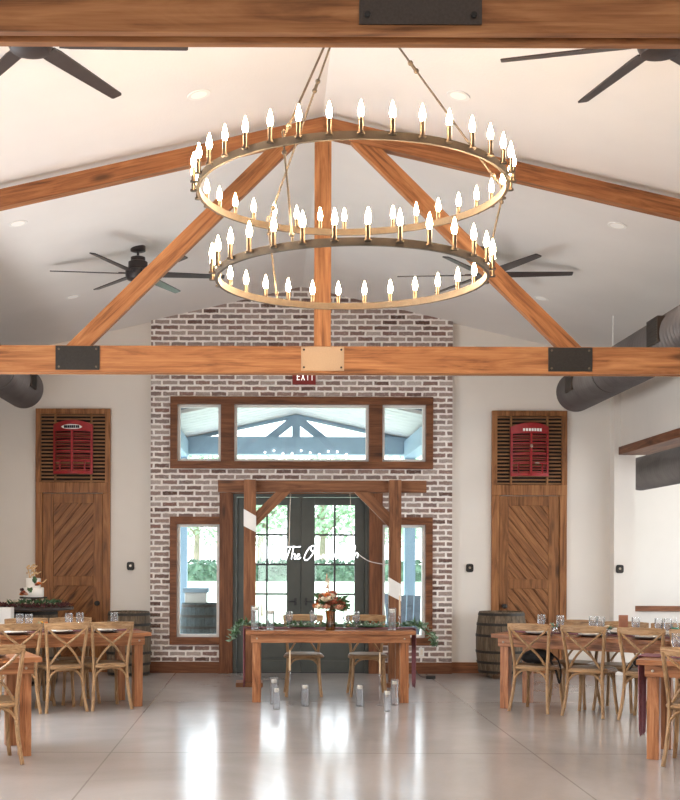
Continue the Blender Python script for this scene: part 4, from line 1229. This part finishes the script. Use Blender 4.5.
ma.build('green_leaves', M['leafdk'], g); mc.build('white_leaves', M['cream'], g); md.build('burgundy_leaves', M['leafred'], g)
t = thing('white_pedestal', 'plain white pedestal block at left edge beside cake barrel', 'pedestal', (at(-6, 610, 13.45)[0], 13.45, 0))
MB().box(-.2, .205, -.05, .12, .04, .955).build('pedestal_body', M['white'], t, bevel=.01); MB().box(-.18, .185, -.03, .10, 0, .04).build('plinth', M['white'], t)

# ------------------------------------------------------------------ outside: porch, yard
struct(MB().box(-14, 14, 16.05, 21.5, -.14, -.02).build('porch_floor', M['concrete']), 'pale concrete porch floor outside the doors', 'porch floor')
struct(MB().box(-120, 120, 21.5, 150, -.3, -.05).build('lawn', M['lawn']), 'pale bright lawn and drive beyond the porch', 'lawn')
PY = 19.0
pf = thing('porch', 'pale blue timber porch frame outside the entrance', 'porch', (0, PY, 0))
for s in (-1, 1):
    MB().box(s*1.83-.085, s*1.83+.085, -.085, .085, -.02, 3.185).build('porch_post', M['porch'], pf)
    MB().box(s*1.83-.11, s*1.83+.11, -2.9, -.14, 3.14, 3.40).build('side_beam', M['porch'], pf)
    d = Vector((s*1.7, 0, -.36)); 
    MB().prism_y([(0, 3.785), (s*1.72, 3.42), (s*1.72, 3.462), (0, 3.835)], -.06, .06).build('porch_rafter', M['porch'], pf)
    MB().prism_y([(s*.06, 3.79), (s*.06, 3.66), (s*.30, 3.471), (s*.50, 3.471), (s*.16, 3.74)], -.05, .05).build('porch_strut', M['porch'], pf)
MB().prism_y([(-2.0, 3.19), (2.0, 3.19), (2.0, 3.40), (1.68, 3.47), (-1.68, 3.47), (-2.0, 3.40)], -.13, .13).build('porch_beam', M['porch'], pf)
MB().box(-.065, .065, -.055, .055, 3.471, 3.79).build('porch_king_post', M['porch'], pf)
for s in (-1, 1):
    m = MB(); nb = 12
    for k in range(nb):
        a, b = -2.92 + 3.5*k/nb, -2.92 + 3.5*(k+1)/nb - .03
        x0, x1 = s*.0, s*2.6
        m.prism_y([(x0, 3.845), (x1, 3.28), (x1, 3.33), (x0, 3.90)], a, b)
    m.build('soffit_boards', M['porchwood'], pf)
    MB().prism_y([(0, 3.905), (s*2.6, 3.335), (s*2.6, 3.36), (0, 3.93)], -2.9, .55).build('porch_roof', M['outseat'], pf)
m = MB()
for k in range(10):
    x = -.5 + 1.3*k/9; m.ball((x, -.16, 3.215+.03*math.sin(k*1.9)), .012, 8, 6)
m.build('string_lights', emit('string_light_glow', (1,.97,.9,1), 12), pf)
t = thing('outdoor_barrel', 'weathered barrel on the porch seen through left sidelight', 'barrel', (at(201, 620, 17.0)[0], 17.0, -.02))
barrel_parts(t, .90, .31, .27, M['outbarrel'], M['iron'])
x, _ = at(196, 596, 17.0)
t = thing('planter_box', 'pale grey planter box on the porch barrel', 'planter', (x, 17.0, .882))
m = MB(); m.box(-.155, .155, -.12, .12, 0, .15); m.build('box_body', M['porchwood'], t, bevel=.01); MB().box(-.185, .185, -.15, .15, .15, .215).build('box_rim', M['porch'], t, bevel=.008)
def porch_chair(px, Y, rz, label):
    x, _ = at(px, 620, Y)
    t = thing('porch_chair', label, 'chair', (x, Y, -.02), rz, 'slatted porch chairs')
    for sx in (-1, 1):
        for sy in (-1, 1): MB().box(sx*.27-.03, sx*.27+.03, sy*.25-.03, sy*.25+.03, 0, .58 if sy < 0 else .40).build('leg', M['outseat'], t)
        MB().box(sx*.29-.05, sx*.29+.05, -.32, .25, .58, .61).build('armrest', M['outseat'], t)
    m = MB()
    for k in range(6): m.box(-.26, .26, -.28+k*.09, -.20+k*.09, .38, .405)
    m.build('seat', M['outseat'], t)
    Mt = Matrix.Translation((0,.24,.40)) @ Matrix.Rotation(math.radians(-14), 4, 'X')
    m = MB()
    for k in range(5): m.box(-.26+k*.107, -.26+k*.107+.09, 0, .022, 0, .62, Mt)
    m.build('backrest', M['outseat'], t)
porch_chair(407, 17.2, -.25, 'grey slatted porch chair seen through right sidelight')
porch_chair(384, 18.2, .3, 'grey slatted porch chair farther out past the right door post')
# hedge and trees
m = MB(); hr = random.Random(3)
m.box(-34, 34, 80, 82.5, -.05, 1.1)
for k in range(5200):
    p = (hr.uniform(-34,34), hr.choice((79.9, 80, 82.6)) + hr.uniform(-.15,.15), hr.uniform(0,1.2)) if hr.random() < .75 else (hr.uniform(-34,34), hr.uniform(79.9,82.6), 1.1 + hr.uniform(0,.15))
    m.leaf(p, (hr.uniform(-1,1), -abs(hr.uniform(0,1)), hr.uniform(-.2,1)), hr.uniform(.25,.5), .22)
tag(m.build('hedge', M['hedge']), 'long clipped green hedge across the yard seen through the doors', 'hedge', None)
def tree(x, y, h, cr, label, seed):
    q = random.Random(seed)
    t = thing('tree', label, 'tree', (x, y, -.05), 0, 'trees beyond the hedge')
    m = MB(); m.tube([(0,0,0), (.1,0,h*.35), (-.1,.1,h*.75)], [.32,.24,.08], 8)
    for k in range(7):
        a = q.uniform(0, 2*PI); z0 = h*q.uniform(.25,.6); m.tube([(0,0,z0), (math.cos(a)*cr*.6, math.sin(a)*cr*.6, z0+h*.2)], [.12,.03], 6)
    m.build('trunk', M['trunk'], t, True)
    m = MB()
    for k in range(1500):
        a = q.uniform(0, 2*PI); b = math.acos(q.uniform(-1,1)); rr = q.uniform(.55,1.0)
        p = Vector((math.cos(a)*math.sin(b)*cr, math.sin(a)*math.sin(b)*cr, math.cos(b)*h*.36))*rr + Vector((0,0,h*.60))
        p += Vector((q.gauss(0,.4), q.gauss(0,.4), q.gauss(0,.4)))
        L_ = q.uniform(.35,.8); d = Vector((q.uniform(-1,1), q.uniform(-1,1), q.uniform(-1,.6)))
        m.leaf(p, d, L_, L_*.6)
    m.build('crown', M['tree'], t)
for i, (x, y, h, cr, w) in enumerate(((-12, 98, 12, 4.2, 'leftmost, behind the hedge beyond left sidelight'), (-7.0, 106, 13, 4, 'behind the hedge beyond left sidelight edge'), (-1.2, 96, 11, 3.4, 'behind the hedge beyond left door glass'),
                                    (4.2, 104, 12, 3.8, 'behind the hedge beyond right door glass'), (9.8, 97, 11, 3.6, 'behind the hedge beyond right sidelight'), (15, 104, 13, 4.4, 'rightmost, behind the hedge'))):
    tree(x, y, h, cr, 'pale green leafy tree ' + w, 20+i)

# ------------------------------------------------------------------ light
w = bpy.data.worlds.new('world'); SC.world = w; w.use_nodes = True
wn = w.node_tree; bg = wn.nodes['Background']
tc = wn.nodes.new('ShaderNodeTexCoord'); sx_ = wn.nodes.new('ShaderNodeSeparateXYZ'); rp = wn.nodes.new('ShaderNodeValToRGB')
wn.links.new(tc.outputs['Generated'], sx_.inputs[0]); wn.links.new(sx_.outputs['Z'], rp.inputs[0])
rp.color_ramp.elements[0].position = .0; rp.color_ramp.elements[0].color = (.93, .97, 1, 1)
rp.color_ramp.elements[1].position = .7; rp.color_ramp.elements[1].color = (.70, .84, 1, 1)
wn.links.new(rp.outputs[0], bg.inputs[0]); bg.inputs[1].default_value = 4.2

def lamp(name, ty, loc, power, color, rot=(0,0,0), **kw):
    d = bpy.data.lights.new(name, ty); d.energy = power; d.color = color
    for k, v in kw.items(): setattr(d, k, v)
    o = bpy.data.objects.new(name, d); COL.objects.link(o); o.location = loc; o.rotation_euler = rot; return o
# fill from an unseen doorway added behind the camera; daylight through side room windows
lamp('daylight_back_opening', 'AREA', (0, YBACK-.05, 1.2), 15, (1, .97, .94), (-PI/2, 0, PI), shape='RECTANGLE', size=1.9, size_y=2.3)
for i, (y0, y1) in enumerate(((4, 7), (8, 11), (12, 15), (15.6, 18.4))):
    lamp('daylight_side_window', 'AREA', (7.98, (y0+y1)/2, 1.7), (20, 45, 40, 12)[i], (.95, .97, 1), (0, PI/2, 0), shape='RECTANGLE', size=1.7, size_y=2.8)
for i, y0 in enumerate((.5, 4.5, 8.5)):  # unseen left windows, added so fill lamps can light from the side
    MBW = thing('window_%d' % (4+i), 'tall window in the left side wall', 'window', (XL, y0+1.5, .9), kind='structure')
    m = MB(); m.box(-.2, .03, -1.5, -1.42, 0, 1.7); m.box(-.2, .03, 1.42, 1.5, 0, 1.7); m.box(-.2, .03, -1.42, 1.42, 0, .08); m.box(-.2, .03, -1.42, 1.42, 1.62, 1.7)
    m.build('window_frame', M['trimy'], MBW); MB().box(-.12, -.11, -1.42, 1.42, .08, 1.62).build('pane', M['pane'], MBW)  # frame and pane of the added window
    lamp('daylight_left_window', 'AREA', (XL+.02, y0+1.5, 1.75), (30, 120, 120)[i], (.92, .96, 1), (0, -PI/2, 0), shape='RECTANGLE', size=1.6, size_y=2.8)
# recessed lights
for x in (-2.69, 2.69):
    for y in (4.66, 7.63, 10.6, 13.57):
        lamp('recessed_lamp', 'SPOT', (x, y, ceil_z(x)-.03), 75 if y > 13 else 42, (1, .9, .8), (0,0,0), spot_size=math.radians(130), spot_blend=.8, shadow_soft_size=.06)
for x in (-.95, .95):
    for y in (8.65,): lamp('recessed_lamp', 'SPOT', (x, y, ceil_z(x)-.03), 36, (1, .9, .8), (0,0,0), spot_size=math.radians(130), spot_blend=.8, shadow_soft_size=.06)
lamp('sun', 'SUN', (0, 40, 30), 4, (1, .97, .92), (math.radians(38), 0, math.radians(-20)), angle=math.radians(2))

SC.view_settings.view_transform = 'Standard'; SC.view_settings.look = 'None'; SC.view_settings.gamma = 1; SC.view_settings.exposure = 0.34
SC.view_settings.use_curve_mapping = False
SC.cycles.use_denoising = True
SC.cycles.max_bounces = 10; SC.cycles.diffuse_bounces = 5; SC.cycles.glossy_bounces = 4; SC.cycles.transmission_bounces = 6; SC.cycles.transparent_max_bounces = 24
SC.cycles.caustics_reflective = False; SC.cycles.caustics_refractive = False
SC.cycles.sample_clamp_indirect = 8
